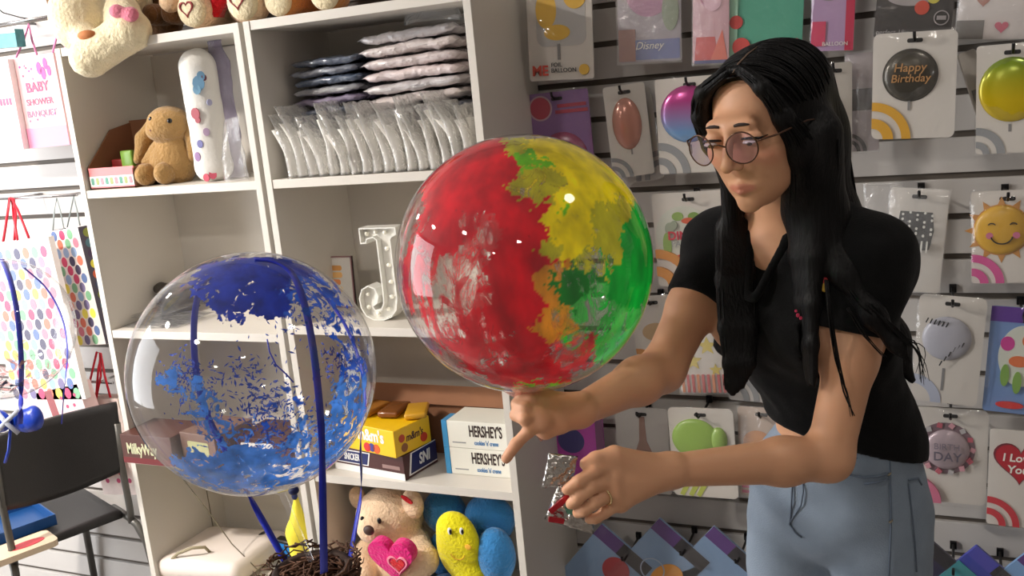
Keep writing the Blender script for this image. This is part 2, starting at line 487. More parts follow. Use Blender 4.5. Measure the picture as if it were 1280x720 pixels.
# rabbit on the upper shelf
Y = 1.975
A = lambda u, v, dy=0: at(u, v, Y + dy)
body_p = A(216, 204); s = px(body_p)
t = thing('plush_rabbit', 'tan plush rabbit with long hanging ears sitting on the upper shelf', 'plush toy', (body_p.x, Y, SZ[1]))
b = Blob(0.012)
b.ell(A(216, 203), (31 * s, 26 * s, 33 * s)).ell(A(219, 184), (22 * s, 20 * s, 22 * s)).ell(A(211, 156, -0.015), (28 * s, 25 * s, 23 * s)).ell(A(197, 164, -0.04), (14 * s, 13 * s, 11 * s))
b.cap(A(196, 186, -0.02), A(184, 203, -0.035), 8 * s, 7 * s)
sdf_obj('body', b, M_tan, 0.004, t, disp=lambda V: fur(V, 0.001))
b = Blob(0.01); b.chain([A(192, 150, -0.01), A(180, 174, -0.02), A(173, 200, -0.03)], [6 * s, 10 * s, 6 * s]); sdf_obj('ear', b, M_tan, 0.004, t)
b = Blob(0.01); b.chain([A(232, 148, 0.0), A(240, 172, -0.0), A(241, 196, -0.0)], [6 * s, 8 * s, 6 * s]); sdf_obj('ear', b, M_tan, 0.004, t)
for u in (183, 207):
    q = A(u, 220, -0.06 if u == 183 else -0.05); b = Blob(0.01); b.ell((q.x, q.y, SZ[1] + 14 * s), (11 * s, 16 * s, 14 * s)); sdf_obj('foot', b, M_tan, 0.004, t)
for u, v, dy in ((212, 151, -0.061), (189, 149, -0.058)): obj('eye', MB().ell(A(u, v, dy), 0.0065), M_black, t, True)
obj('nose', MB().ell(A(189, 163, -0.066), (0.006, 0.004, 0.004)), mat('brown_nose', (120, 80, 55), 0.6), t, True)

# teddy bears on top of the units
def teddy(label, pc, up_dir, furm, scale, soles, solem, heartm=None, extra=None, name='plush_bear'):
    t = thing(name, label, 'plush toy', (pc.x, pc.y, SZ['top']))
    s = scale; b = Blob(0.02)
    zb = SZ['top']
    b.ell((pc.x, pc.y, zb + 0.1 * s), (0.085 * s, 0.075 * s, 0.1 * s)).ell((pc.x, pc.y - 0.01, zb + 0.24 * s), (0.075 * s, 0.07 * s, 0.07 * s))
    b.ell((pc.x, pc.y - 0.075 * s, zb + 0.225 * s), (0.035 * s, 0.03 * s, 0.028 * s))
    for sg in (-1, 1): b.cap((pc.x + sg * 0.075 * s, pc.y - 0.01, zb + 0.15 * s), (pc.x + sg * 0.1 * s, pc.y - 0.07 * s, zb + 0.1 * s), 0.03 * s, 0.032 * s)
    sdf_obj('body', b, furm, 0.007, t, disp=lambda V: fur(V, 0.002))
    for sg in (-1, 1): obj('ear', MB().ell((pc.x + sg * 0.06 * s, pc.y, zb + 0.305 * s), (0.026 * s, 0.014 * s, 0.026 * s)), furm, t, True)
    for sg in (-1, 1): obj('eye', MB().ell((pc.x + sg * 0.028 * s, pc.y - 0.074 * s, zb + 0.255 * s), 0.006), M_black, t, True)
    obj('nose', MB().ell((pc.x, pc.y - 0.105 * s, zb + 0.232 * s), (0.012, 0.008, 0.009)), M_black, t, True)
    for q, r in soles:
        b = Blob(0.015); b.cap((pc.x + (q.x - pc.x) * 0.5, pc.y, max(zb + 0.045, q.z)), (q.x, q.y + r * 0.7, max(zb + r * 0.9, q.z)), r * 0.8, r * 0.95)
        lg = sdf_obj('leg', b, furm, 0.006, t, disp=lambda V: fur(V, 0.002))
        fz = Fr((q.x, q.y, max(zb + r * 0.9, q.z)), (1, 0, 0), (0, 0, 1))
        obj('sole', MB().ell((q.x, q.y + r * 0.12, max(zb + r * 0.9, q.z)), (r * 0.84, r * 0.42, r * 0.84)), solem, t, True)
        if heartm:
            h1 = heart(0, 0, r * 0.45); h2 = heart(0, 0, r * 0.36)
            obj('stitched_heart', MB().band(h1, h2, fz, r * 0.18, r * 0.32), heartm, t)
    return t
p = at(268, 10, 2.04)
M_stitch = mat('dark_red_stitch', (140, 50, 50), 0.8)
tb = teddy('cream bear on top of the shelf with stitched heart soles, holding a red heart', p, None, M_cream2, .85, [(at(238, 12, 1.91), 24 * 0.00205), (at(301, 2, 1.91), 25 * 0.00205)], M_cream, M_stitch)
q = at(270, -4, 1.955)
obj('red_heart', MB().prism(heart(0, 0, 0.055), Fr(q, (1, 0, 0), (0, 0, 1)), -0.02, 0.02), M_red, tb, True)
p = at(392, -8, 2.06)
teddy('caramel bear with cream soles on top of the shelf above the plastic packets', p, None, M_orange, .85, [(at(346, 0, 1.93), 22 * 0.002), (at(404, -9, 1.93), 23 * 0.002)], M_cream)
p = at(203, 8, 2.1)
teddy('brown bear on top of the shelf between the two cream ones', p, None, M_brown, 0.6, [(at(186, 18, 1.99), 14 * 0.0021), (at(210, 16, 2.0), 14 * 0.0021)], M_brown)
# big cream plush slumped over the edge of the shelf
Y = 1.90
t = thing('cream_plush_bear', 'large cream plush bear slumped over the shelf edge with one arm dangling', 'plush toy', (at(130, 30, 1.98).x, 1.98, SZ['top']))
s = px(at(120, 30, Y))
b = Blob(0.02)
b.ell(at(140, 0, 2.0), (50 * s, 50 * s, 40 * s)).ell(at(97, 22, 1.86), (33 * s, 34 * s, 42 * s)).ell(at(108, 48, 1.83), (17 * s, 16 * s, 16 * s))
b.cap(at(163, 38, 1.86), at(112, 72, 1.82), 23 * s, 24 * s, k=0.008).cap(at(150, 15, 1.93), at(163, 38, 1.86), 24 * s, 22 * s)
sdf_obj('body', b, M_cream, 0.006, t, disp=lambda V: fur(V, 0.0025, 70))
obj('snout', MB().ell(at(109, 44, 1.80), (13 * s, 9 * s, 6 * s)), mat('orange_brown_snout', (190, 120, 70), 0.8), t, True)
b = Blob(0.01); b.ell(at(146, 14, 1.82), (10 * s, 8 * s, 8 * s)).ell(at(163, 18, 1.83), (11 * s, 8 * s, 9 * s)); sdf_obj('bow', b, M_pinkplush, 0.005, t)
obj('ear', MB().ell(at(66, 0, 1.92), (9 * s, 7 * s, 12 * s)), M_brown, t, True)
t = thing('maroon_plush', 'dark maroon plush toy squeezed between the cream bear and the brown bear', 'plush toy', (at(182, 10, 2.1).x, 2.09, SZ['top']))
b = Blob(0.02); q = at(178, 8, 2.09); b.ell((q.x, 2.09, SZ['top'] + 0.06), (0.05, 0.05, 0.062)).ell((q.x, 2.08, SZ['top'] + 0.16), 0.05); sdf_obj('body', b, M_dark, 0.007, t)
for sg in (-1, 1): obj('ear', MB().ell((q.x + sg * 0.035, 2.08, SZ['top'] + 0.205), (0.018, 0.012, 0.02)), M_dark, t, True)

# bear with pink heart on the lower right shelf
Y = 1.93
A = lambda u, v, dy=0: at(u, v, Y + dy)
s = px(A(490, 660))
t = thing('teddy_bear', 'cream teddy bear holding a pink heart under the chocolate boxes', 'plush toy', (A(490, 660).x, Y + 0.06, SZ[4]))
b = Blob(0.015)
zb = SZ[4]; cx = A(492, 690).x
b.ell((cx, Y + 0.06, zb + 0.1), (0.085, 0.085, 0.1)).ell(A(487, 645, 0.03), (44 * s, 40 * s, 38 * s)).ell(A(466, 660, -0.04), (21 * s, 18 * s, 19 * s))
b.chain([A(522, 678, 0.02), A(528, 700, -0.03), A(505, 722, -0.07)], [16 * s, 19 * s, 16 * s]).chain([A(458, 686, 0.02), A(452, 708, -0.02), A(455, 722, -0.05)], [14 * s, 17 * s, 15 * s])
for sg in (-1, 1): b.cap((cx + sg * 0.05, Y + 0.04, zb + 0.045), (cx + sg * 0.075, Y - 0.03, zb + 0.042), 0.042, 0.04)
sdf_obj('body', b, M_cream2, 0.006, t, disp=lambda V: fur(V, 0.0018))
obj('ear', MB().ell(A(447, 622, 0.03), (12 * s, 8 * s, 15 * s)), M_cream2, t, True)
obj('ear', MB().ell(A(516, 630, 0.01), (15 * s, 9 * s, 20 * s)), M_cream2, t, True)
f2 = Fr(A(509, 624, -0.012), (1, 0, -0.6), (0.5, 0, 1)); obj('ear_patch', MB().prism(circle(0, 0, 0.018, 16, 0.006), f2, 0, 0.004), M_red, t)
for u, v in ((453, 649), (474, 651)):
    f2 = Fr(A(u, v, -0.056), (1, 0, 0), (0, 0, 1)); obj('eye', MB().ell(f2.o, (0.006, 0.004, 0.008)), M_black, t, True)
obj('nose', MB().ell(A(461, 663, -0.088), (0.015, 0.009, 0.013)), mat('dark_brown_nose', (66, 38, 30), 0.5), t, True)
M_hotpink = plush_mat('hot_pink_satin', (222, 22, 120), 0.06)
f2 = Fr(A(491, 703, -0.105), (1, 0, 0.02), (0.06, -0.12, 1))
hb = obj('heart_cushion', MB().prism(heart(-0.004, 0, 0.066), f2, -0.03, 0.0), M_hotpink, t, True)
m = hb.modifiers.new('soft', 'BEVEL'); m.width = 0.012; m.segments = 3
h1 = heart(0.014, -0.006, 0.03); h2 = heart(0.014, -0.006, 0.025)
obj('stitched_heart', MB().band(h1, h2, f2, 0.0, 0.003), mat('pale_pink_stitch', (245, 150, 170), 0.8), t)
obj('inner_heart', MB().prism(heart(0.014, -0.006, 0.02), f2, 0.0, 0.003), M_red, t)

# blue flower plush with yellow face
Y = 1.95
M_blueplush = plush_mat('sky_blue_plush', (58, 130, 190)); M_yel = plush_mat('yellow_plush', (238, 226, 30), 0.05)
c = A = lambda u, v, dy=0: at(u, v, Y + dy)
s = px(A(580, 680))
cx = A(584, 680).x
t = thing('flower_plush', 'blue plush flower with a smiling yellow face next to the teddy bear', 'plush toy', (cx, Y + 0.06, SZ[4]))
for u, v, ru, rv, dy in ((556, 640, 30, 30, 0.06), (612, 648, 34, 32, 0.06), (620, 694, 25, 36, -0.005), (553, 692, 18, 30, 0.045), (605, 745, 30, 26, 0.0), (560, 742, 28, 26, 0.0)):
    b = Blob(0.01); b.ell(A(u, v, dy), (ru * s, 22 * s, rv * s)); sdf_obj('petal', b, M_blueplush, 0.006, t, disp=lambda V: fur(V, 0.001))
b = Blob(0.01); b.ell((cx, Y + 0.05, SZ[4] + 0.07), (0.075, 0.06, 0.07)); sdf_obj('body', b, M_blueplush, 0.006, t)
b = Blob(0.012); b.ell(A(573, 682, -0.03), (30 * s, 14 * s, 45 * s)).ell(A(586, 715, -0.03), (22 * s, 12 * s, 18 * s)).ell(A(565, 660, -0.03), (20 * s, 13 * s, 20 * s)); sdf_obj('face', b, M_yel, 0.005, t)
for u, v in ((562, 664), (577, 664)):
    e = obj('eye', MB().ell(A(u, v, -0.061), (0.0058, 0.003, 0.0095)), mat('white_stitch', (225, 225, 215), 0.7), t, True)
    obj('pupil', MB().ell(A(u + 1, v + 1, -0.0636), (0.0038, 0.002, 0.0065)), M_black, e, True)
obj('cheek', MB().ell(A(585, 684, -0.057), (0.009, 0.002, 0.007)), mat('peach_cheek', (240, 180, 60), 0.9), t, True)
f2 = Fr(A(572, 690, -0.06), (1, 0, 0), (0, 0, 1))
obj('smile', MB().tube([f2.P(0.02 * math.cos(a), 0.02 * math.sin(a), 0.001) for a in [math.radians(200 + i * 14) for i in range(11)]], 0.0012, 6), mat('orange_thread', (220, 160, 40), 0.8), t)

# ------------------------------------------------------------------ left unit: box, pillow, packets
M_card = mat('brown_cardboard', (140, 95, 66), 0.85, var=0.08, vscale=15)
M_pinkbox = mat('pink_box_print', (226, 128, 130), 0.5, var=0.05)
M_whiteprint = mat('white_print', (236, 234, 226), 0.5)
Y0, Y1 = 1.885, 2.06
a = at(104, 236, Y0); bq = at(171, 236, Y0)
x0, x1 = max(a.x, ULX0 + 0.022), bq.x
t = thing('candy_display_box', 'open pink candy display box with brown card lid left of the plush rabbit', 'box', ((x0 + x1) / 2, (Y0 + Y1) / 2, SZ[1]))
z = SZ[1] + 0.0005
w = x1 - x0; yc = (Y0 + Y1) / 2
obj('base', MB().box(((x0 + x1) / 2, yc, z + 0.002), (w, Y1 - Y0, 0.004)), M_card, t)
fp = obj('front_panel', MB().box(((x0 + x1) / 2, Y0 + 0.002, z + 0.028), (w, 0.004, 0.056), bev=0.0008), M_pinkbox, t)
fr = Fr((x0, Y0, z), (1, 0, 0), (0, 0, 1))
obj('printed_strip', MB().prism([(0.004, 0.008), (w - 0.004, 0.008), (w - 0.004, 0.034), (0.004, 0.034)], fr, 0, 0.0012), M_whiteprint, fp)
for i in range(9):
    xx = 0.014 + i * (w - 0.028) / 8
    obj('printed_letter', MB().prism(rrect(xx - 0.005, 0.012, xx + 0.005, 0.03, 0.003, 2), fr, 0.0012, 0.002), [mat('teal_print', (90, 150, 130), .6), mat('olive_print', (160, 170, 110), .6), mat('rose_print', (220, 140, 150), .6)][i % 3], fp)
for x in (x0 + 0.002, x1 - 0.002): obj('side_panel', MB().prism([(0, 0), (Y1 - Y0, 0), (Y1 - Y0, 0.165), ((Y1 - Y0) * .55, 0.15), (0, 0.056)] if x < x0 + .01 else [(0, 0), (Y1 - Y0, 0), (Y1 - Y0, 0.09), (0, 0.05)], Fr((x + 0.002, Y0, z), (0, 1, 0), (0, 0, 1)), -0.004, 0.0), M_card, t)
obj('raised_lid', MB().box(((x0 + x1) / 2, Y1 - 0.002, z + 0.085), (w, 0.004, 0.17)), M_card, t)
for i, (u, v, c) in enumerate(((160, 197, (120, 160, 60)), (143, 213, (205, 50, 50)), (118, 214, (214, 90, 90)), (150, 208, (150, 70, 40)))):
    q = at(u, v, 1.95 + 0.02 * i); hz_ = (.088, .066, .060, .064)[i]; zz = SZ[1] + .006 + hz_ / 2; q.x = min(max(q.x, x0 + .03), x1 - .03)
    o = obj('candy_packet', MB().box((q.x, q.y, zz), (0.040, 0.014, hz_), Matrix.Rotation(0.5 * i, 3, 'Z'), bev=0.004), mat('candy_wrap_%d' % i, c, 0.3), None, True)
    tag(o, ['green candy packet in the pink display box', 'red candy packet in the middle of the pink display box', 'pale red candy packet at the left end of the pink display box', 'brown candy packet beside the green one in the display box'][i], 'candy', 'candy in the display box')
# pillow
M_pillow = mat('white_printed_pillow', (226, 224, 218), 0.9, bump=0.2, bscale=80)
q0 = at(262, 232, 1.93); s = px(q0)
q = at(257, 150, 1.955)
t = thing('bolster_pillow', 'white printed bolster pillow standing beside the plush rabbit', 'pillow', (q.x, 1.955, SZ[1]))
b = Blob(0.02); b.cap((q.x + 0.004, 1.955, SZ[1] + 0.047), (q.x - 0.008, 1.965, SZ[1] + 0.285), 0.046, 0.046); b.ell((q.x + 0.004, 1.955, SZ[1] + 0.03), (0.045, 0.04, 0.03))
sdf_obj('cushion', b, M_pillow, 0.005, t, disp=lambda V: fur(V, 0.002, 30))
pc = Vector((q.x, 1.955, SZ[1]))
k = 0
for (u, v, c, r) in ((248, 104, (120, 165, 200), 9), (251, 95, (120, 165, 200), 6), (246, 112, (130, 175, 205), 6), (255, 97, (120, 70, 80), 4), (244, 142, (190, 110, 120), 7), (247, 150, (190, 110, 120), 4), (250, 180, (130, 130, 180), 5), (247, 196, (150, 120, 160), 6), (266, 218, (200, 90, 110), 6), (258, 222, (210, 100, 120), 5), (262, 128, (170, 170, 200), 4), (258, 165, (185, 160, 190), 5)):
    d = ray(u, v); 
    # meet the cylinder of the pillow
    ox, oy = CAM.x - q.x, CAM.y - 1.958
    A2 = d.x ** 2 + d.y ** 2; B2 = 2 * (ox * d.x + oy * d.y); C2 = ox ** 2 + oy ** 2 - 0.0485 ** 2
    dis = B2 * B2 - 4 * A2 * C2
    if dis < 0: continue
    hp = CAM + d * ((-B2 - math.sqrt(dis)) / (2 * A2))
    nn = Vector((hp.x - q.x, hp.y - 1.958, 0)).normalized()
    obj('printed_motif', MB().prism(circle(0, 0, r * s * 0.8, 10, r * s), Fr(hp, Vector((0, 0, 1)).cross(nn) * 1, (0, 0, 1)), -0.004, 0.001), mat('motif_%d' % k, c, 0.9), t); k += 1
M_wrap = film('crinkled_clear_wrap', haze=0.16, gloss=1.6, rough=0.12, bump=0.5, bscale=26)
M_lilacwrap = film('lilac_tinted_wrap', tint=(210, 205, 225), haze=0.28, gloss=1.5, rough=0.15, bump=0.5, bscale=26, hazecol=(190, 185, 205))
def crumple(p, amp, sc): 
    n = noise.noise_vector(Vector(p) * sc)
    return Vector(p) + n * amp
def wrapbag(label, u0, u1, v0, v1, Y, m, name='plastic_bag', amp=0.012, thick=0.03, z=None):
    a = at((u0 + u1) / 2, v1, Y); 
    zz = z if z is not None else a.z
    top = at((u0 + u1) / 2, v0, Y)
    w = (u1 - u0) * px(a); h = top.z - zz
    g = MB()
    def fn(u, v, sg):
        tp = 1 - 0.45 * v ** 3
        x = a.x + (u - 0.5) * w * tp + (top.x - a.x) * v * 0.2; bl = math.sin(math.pi * u) * (1 - 0.8 * v) * thick
        p = Vector((x, Y + sg * bl, zz + 0.002 + v * h))
        q_ = crumple(p, amp * min(1, v * 6 + 0.05), 22)
        q_.z = max(q_.z, zz + 0.002)
        return q_
    g.grid(lambda u, v: fn(u, v, -1), 12, 24); g.grid(lambda u, v: fn(1 - u, v, 1), 12, 24)
    return tag(obj(name, g, m, None, True, weld=True), label, 'plastic bag')
wrapbag('crumpled lilac tinted plastic wrap standing right of the bolster pillow', 268, 312, 45, 228, 2.0, M_lilacwrap, z=SZ[1])
wrapbag('loose clear plastic bag hanging at the inner end of the rabbit shelf', 280, 318, 150, 248, 1.90, M_wrap, amp=0.014, z=SZ[1])
# folded dark mesh bag and sleeves on the second shelf
M_mesh = mat('dark_grey_mesh', (74, 68, 62), 0.7, var=0.2, vscale=60)
z = 1.086
b = Blob(0.012); qa = at(188, 352, 2.08); qb = at(244, 345, 2.08)
xm = (qa.x + qb.x) / 2
for i in range(5): b.ell((xm + .012 * math.sin(i * 2.1), 2.09 - .004 * i, z + .008 + .0135 * i), (.062 - .004 * i, .05, .0085))
b.chain([(qa.x - .005, 2.06, z + 0.062), (xm - .02, 2.05, z + 0.078), (qb.x, 2.06, z + 0.082)], [0.006, 0.012, 0.009])
o = sdf_obj('folded_mesh_bag', b, M_mesh, 0.005, disp=lambda V: fur(V, 0.003, 60)); tag(o, 'folded dark grey mesh bag at the back of the empty second shelf', 'bag')
zm = o.data.vertices; 
mz = min(v.co.z for v in o.data.vertices)
for v in o.data.vertices: v.co.z += z - mz + 0.0005
for i, (u, w) in enumerate(((205, 0.20), (222, 0.17), (195, 0.15))):
    q = at(u, 408, 1.96 + 0.02 * i)
    g = MB()
    def fn(a, b_, sg, q=q, w=w, i=i):
        p = Vector((q.x + (a - 0.5) * w, q.y + (b_ - 0.5) * 0.12, z + 0.003 + i * 0.009))
        return Vector((p.x, p.y, p.z + sg * 0.003 * math.sin(math.pi * a) + 0.0015 * noise.noise(p * 40)))
    g.grid(lambda a, b_: fn(a, b_, 1), 16, 10); g.grid(lambda a, b_: fn(1 - a, b_, -1), 16, 10)
    tag(obj('plastic_sleeve', g, M_wrap, None, True, weld=True), ['widest clear plastic sleeve lying at the bottom of the second shelf pile', 'clear plastic sleeve in the middle of the second shelf pile', 'small clear plastic sleeve lying on top of the second shelf pile'][i], 'plastic sleeve', 'clear sleeves on the second shelf')

# ------------------------------------------------------------------ right unit: stacks of packets
def pouch_mats():
    out = []
    for i, c in enumerate(((120, 124, 136), (92, 100, 116), (128, 116, 140), (150, 150, 154), (84, 96, 116))):
        out.append(mat('dark_packet_%d' % i, c, 0.25, var=0.3, vscale=25, bump=0.9, bscale=55, coat=1.0))
    return out
PD = pouch_mats()
PL = [mat('pale_packet_%d' % i, c, 0.25, var=0.15, vscale=20, bump=0.9, bscale=55, coat=1.0) for i, c in enumerate(((205, 192, 190), (214, 202, 198), (196, 190, 190), (222, 206, 204)))]
M_milky = film('milky_pouch_film', haze=0.30, gloss=1.6, rough=0.15, bump=0.6, bscale=35, hazecol=(240, 238, 232))
M_white_fill = mat('white_pouch_content', (236, 233, 226), 0.6, var=0.06, vscale=20)
def flat_pouch(x, y, z, w, d, th, m, seed, tilt=0.0):
    g = MB()
    def fn(a, b_, sg):
        e = (max(0, math.sin(math.pi * a)) ** 0.14) * (max(0, math.sin(math.pi * b_)) ** 0.12)
        p = Vector((x + (a - 0.5) * w, y + (b_ - 0.5) * d, z + th / 2))
        n_ = noise.noise(Vector((p.x * 25, p.y * 25, seed * 3.1)))
        n2 = noise.noise(Vector((p.x * 60, p.y * 60, seed * 1.7)))
        return Vector((p.x, p.y + 0.006 * n_, p.z + sg * e * th * 0.46 + 0.005 * n_ + 0.003 * n2 + tilt * (a - 0.5) * w))
    g.grid(lambda a, b_: fn(a, b_, 1), 22, 14); g.grid(lambda a, b_: fn(1 - a, b_, -1), 22, 14)
    return obj('plastic_packet', g, m, None, True, weld=True)
ORD = ['bottom', 'second', 'third', 'fourth', 'fifth', 'sixth', 'seventh', 'eighth', 'ninth', 'tenth', 'eleventh', 'topmost']
xa = max(at(352, 100, 2.04).x, URX0 + .03); xb = at(468, 100, 2.04).x; xc = at(592, 100, 2.04).x
zs = SZ[1]
for i in range(12):
    th = 0.022
    o = flat_pouch((xa + xb) / 2 + 0.004 * math.sin(i * 2.3) + 0.006, 2.06, zs + 0.002 + i * 0.0228, (xb - xa) - 0.01, 0.19, th, PD[i % 5], i, 0.02)
    tag(o, '%s dark grey plastic packet of the stack behind the clear pouches' % ORD[i], 'packet', 'stacked dark packets')
xc = min(xc, URX1 - 0.022)
for i in range(11):
    o = flat_pouch((xb + xc) / 2 + 0.006, 2.06, zs + 0.002 + i * 0.0285, (xc - xb) - 0.012, 0.19, 0.028, PL[i % 4] if i not in (4, 1) else PD[0], i + 20, 0.03)
    tag(o, '%s pale pinkish plastic packet of the stack by the right side panel' % (ORD[:10] + ['topmost'])[i], 'packet', 'stacked pale packets')
tag(wrapbag('crumpled clear plastic sheet lying over the pale packet stack', 500, 588, 6, 38, 2.0, M_wrap, amp=0.012, thick=0.05, z=zs + .002 + 11 * .0285 + .004), 'crumpled clear plastic sheet lying over the pale packet stack', 'plastic sheet')
xs = max(at(338, 200, 1.93).x, URX0 + .055); xe = URX1 - 0.03
NP = 17
for i in range(NP):
    x = xs + (xe - xs) * (i + 0.5) / NP
    h = 0.15 + 0.018 * math.sin(i * 1.9); w = 0.12; lean = 0.035 + 0.015 * math.sin(i * 2.7)
    t = thing('clear_pouch', 'clear pouch with white filling, number %s from the left in the front row' % ['one', 'two', 'three', 'four', 'five', 'six', 'seven', 'eight', 'nine', 'ten', 'eleven', 'twelve', 'thirteen', 'fourteen', 'fifteen', 'sixteen', 'seventeen'][i], 'pouch', (x, 1.93, zs), 'clear pouches standing in the front row')
    for nm, m, k, hh in (('filling', M_white_fill, 0.8, 0.74), ('film', M_milky, 1.0, 1.0)):
        g = MB()
        def fn(a, b_, sg):
            e = max(0, math.sin(math.pi * a)) ** 0.35
            th = 0.0165 * (1 - b_ ** 3 * 0.85) * k
            p = Vector((x - lean * b_ * b_ + sg * e * th, 1.93 + (a - 0.5) * w * (k ** 0.3), zs + 0.002 + (0.004 if k < 1 else 0) + b_ * h * hh))
            n_ = noise.noise_vector(Vector((p.x * 30 + i * 5, p.y * 60, p.z * 14)))
            q_ = p + n_ * 0.006 * min(1, b_ * 5) * (1 if k == 1 else 0.6); q_.z = max(q_.z, zs + 0.001)
            return q_
        g.grid(lambda a, b_: fn(a, b_, -1), 10, 18); g.grid(lambda a, b_: fn(1 - a, b_, 1), 10, 18)
        obj(nm, g, m, t, True, weld=True)

# ------------------------------------------------------------------ letter J and framed card
z = 1.108
M_J = mat('white_letter_plastic', (232, 230, 222), 0.4)
a = at(461, 400, 1.955); s = px(a)
fr = Fr((a.x + 8 * s, 1.955, z + 0.001), (1, 0, 0), (0, 0, 1))
def jp(px_, py_): return ((px_ - 459) * s, (401 - py_) * s * 1.03)
outer = [jp(*q) for q in ((460, 289), (512, 289), (512, 298), (505, 301), (503, 304), (503, 375), (500, 388), (492, 397), (480, 401), (466, 401), (455, 396), (449, 386), (448, 374), (453, 363), (463, 358), (473, 362), (477, 371), (474, 380), (467, 384), (470, 388), (478, 387), (482, 380), (483, 370), (483, 304), (479, 301), (470, 303), (468, 308), (460, 308))][::-1]
t = thing('letter_j', 'white light-up letter J standing on the middle shelf', 'letter', (a.x, 1.955, z))
bm = bmesh.new()
vs = [bm.verts.new(fr.P(x, y, 0.0)) for x, y in outer]; bm.faces.new(vs); bmesh.ops.recalc_face_normals(bm, faces=bm.faces)
inn = bmesh.ops.inset_region(bm, faces=bm.faces[:], thickness=0.004, depth=0)
pts_in = None
bm.free()
obj('back_plate', MB().prism(outer, fr, -0.02, 0.004), M_J, t)
cxy = (sum(p_[0] for p_ in outer) / len(outer), sum(p_[1] for p_ in outer) / len(outer))
def inset(poly, d):
    out = []; n = len(poly)
    for i in range(n):
        p0, p1, p2 = Vector(poly[i - 1]), Vector(poly[i]), Vector(poly[(i + 1) % n])
        e1 = (p1 - p0).normalized(); e2 = (p2 - p1).normalized()
        n1 = Vector((-e1.y, e1.x)); n2 = Vector((-e2.y, e2.x)); bi = (n1 + n2)
        bi = bi.normalized() if bi.length > 1e-6 else n1
        k = d / max(0.5, bi.dot(n1)); out.append(tuple(p1 + bi * k))
    return out
area2 = sum(outer[i - 1][0] * outer[i][1] - outer[i][0] * outer[i - 1][1] for i in range(len(outer)))
obj('rim', MB().band(outer, inset(outer, 0.003 if area2 > 0 else -0.003), fr, 0.004, 0.022), M_J, t)
M_bulb = mat('frosted_bulb', (250, 246, 232), 0.2)
for u, v in ((467, 297), (480, 295), (493, 296), (493, 315), (493, 335), (493, 355), (492, 373), (485, 388), (470, 394), (457, 386), (458, 370)):
    x, y = jp(u, v); obj('bulb', MB().ell(fr.P(x, y, 0.01), 0.0055, 12, 8), M_bulb, t, True)
# framed card
Y = 2.06; c0 = at(384, 322, Y); c1 = at(437, 322, Y); w = c1.x - c0.x
h = c0.z - z
t = thing('framed_card', 'small white framed card with a colourful print behind the blue balloon', 'picture frame', ((c0.x + c1.x) / 2, Y, z))
fr = Fr((c0.x, Y, z + 0.001), (1, 0, 0), (0, 0.06, 1))
obj('board', MB().prism([(0, 0), (w, 0), (w, h), (0, h)], fr, -0.006, 0.0), mat('card_white', (224, 220, 212), 0.6), t)
obj('frame', MB().band([(0, 0), (w, 0), (w, h), (0, h)], inset([(0, 0), (w, 0), (w, h), (0, h)], 0.003), fr, -0.006, 0.003), mat('dusky_frame', (150, 110, 112), 0.5), t)
for i, (x0_, y0_, x1_, y1_, c) in enumerate(((.3, .72, .75, .82, (222, 160, 90)), (.3, .60, .42, .82, (205, 120, 130)), (.46, .58, .75, .69, (240, 190, 120)), (.35, .44, .7, .55, (236, 150, 90)), (.5, .30, .74, .41, (228, 190, 90)))):
    obj('printed_shape', MB().prism(rrect(x0_ * w, y0_ * h, x1_ * w, y1_ * h, 0.006), fr, 0.0, 0.0008 + 0.0002 * i), mat('pastel_%d' % i, c, 0.6), t)

# ------------------------------------------------------------------ chocolate boxes
def choc_box(name, label, c, size, yaw, m, front=None, faces=None, parts=()):
    """a box whose front bottom edge starts at c; front: function(fr, w, h, thing)"""
    M = Matrix.Rotation(yaw, 3, 'Z'); x = M @ Vector((1, 0, 0)); y = M @ Vector((0, 1, 0))
    t = thing(name, label, 'box', Vector(c) + x * size[0] / 2 + y * size[1] / 2, None)
    cc = Vector(c) + x * size[0] / 2 + y * size[1] / 2 + Vector((0, 0, size[2] / 2))
    obj('carton', MB().box(cc, size, M, bev=0.0015), m, t)
    fr = Fr(c, x, (0, 0, 1)); 
    if front: front(fr, size[0], size[2], t)
    fs = Fr(Vector(c) + x * size[0], y, (0, 0, 1))
    if faces: faces(fs, size[1], size[2], t)
    return t
z = SZ[3] + 0.0005
M_hersh = mat('cream_white_carton', (232, 230, 218), 0.4); M_hblue = mat('bright_blue_carton_end', (60, 140, 190), 0.4)
M_dtext = mat('dark_brown_print', (52, 34, 30), 0.5); M_btext = mat('light_blue_print', (70, 130, 185), 0.5)
HY = 1.945
ha = at(558, 592, HY); hb_ = at(641, 590, 1.885)
hw = URX1 - 0.02 - ha.x; hh = 0.068
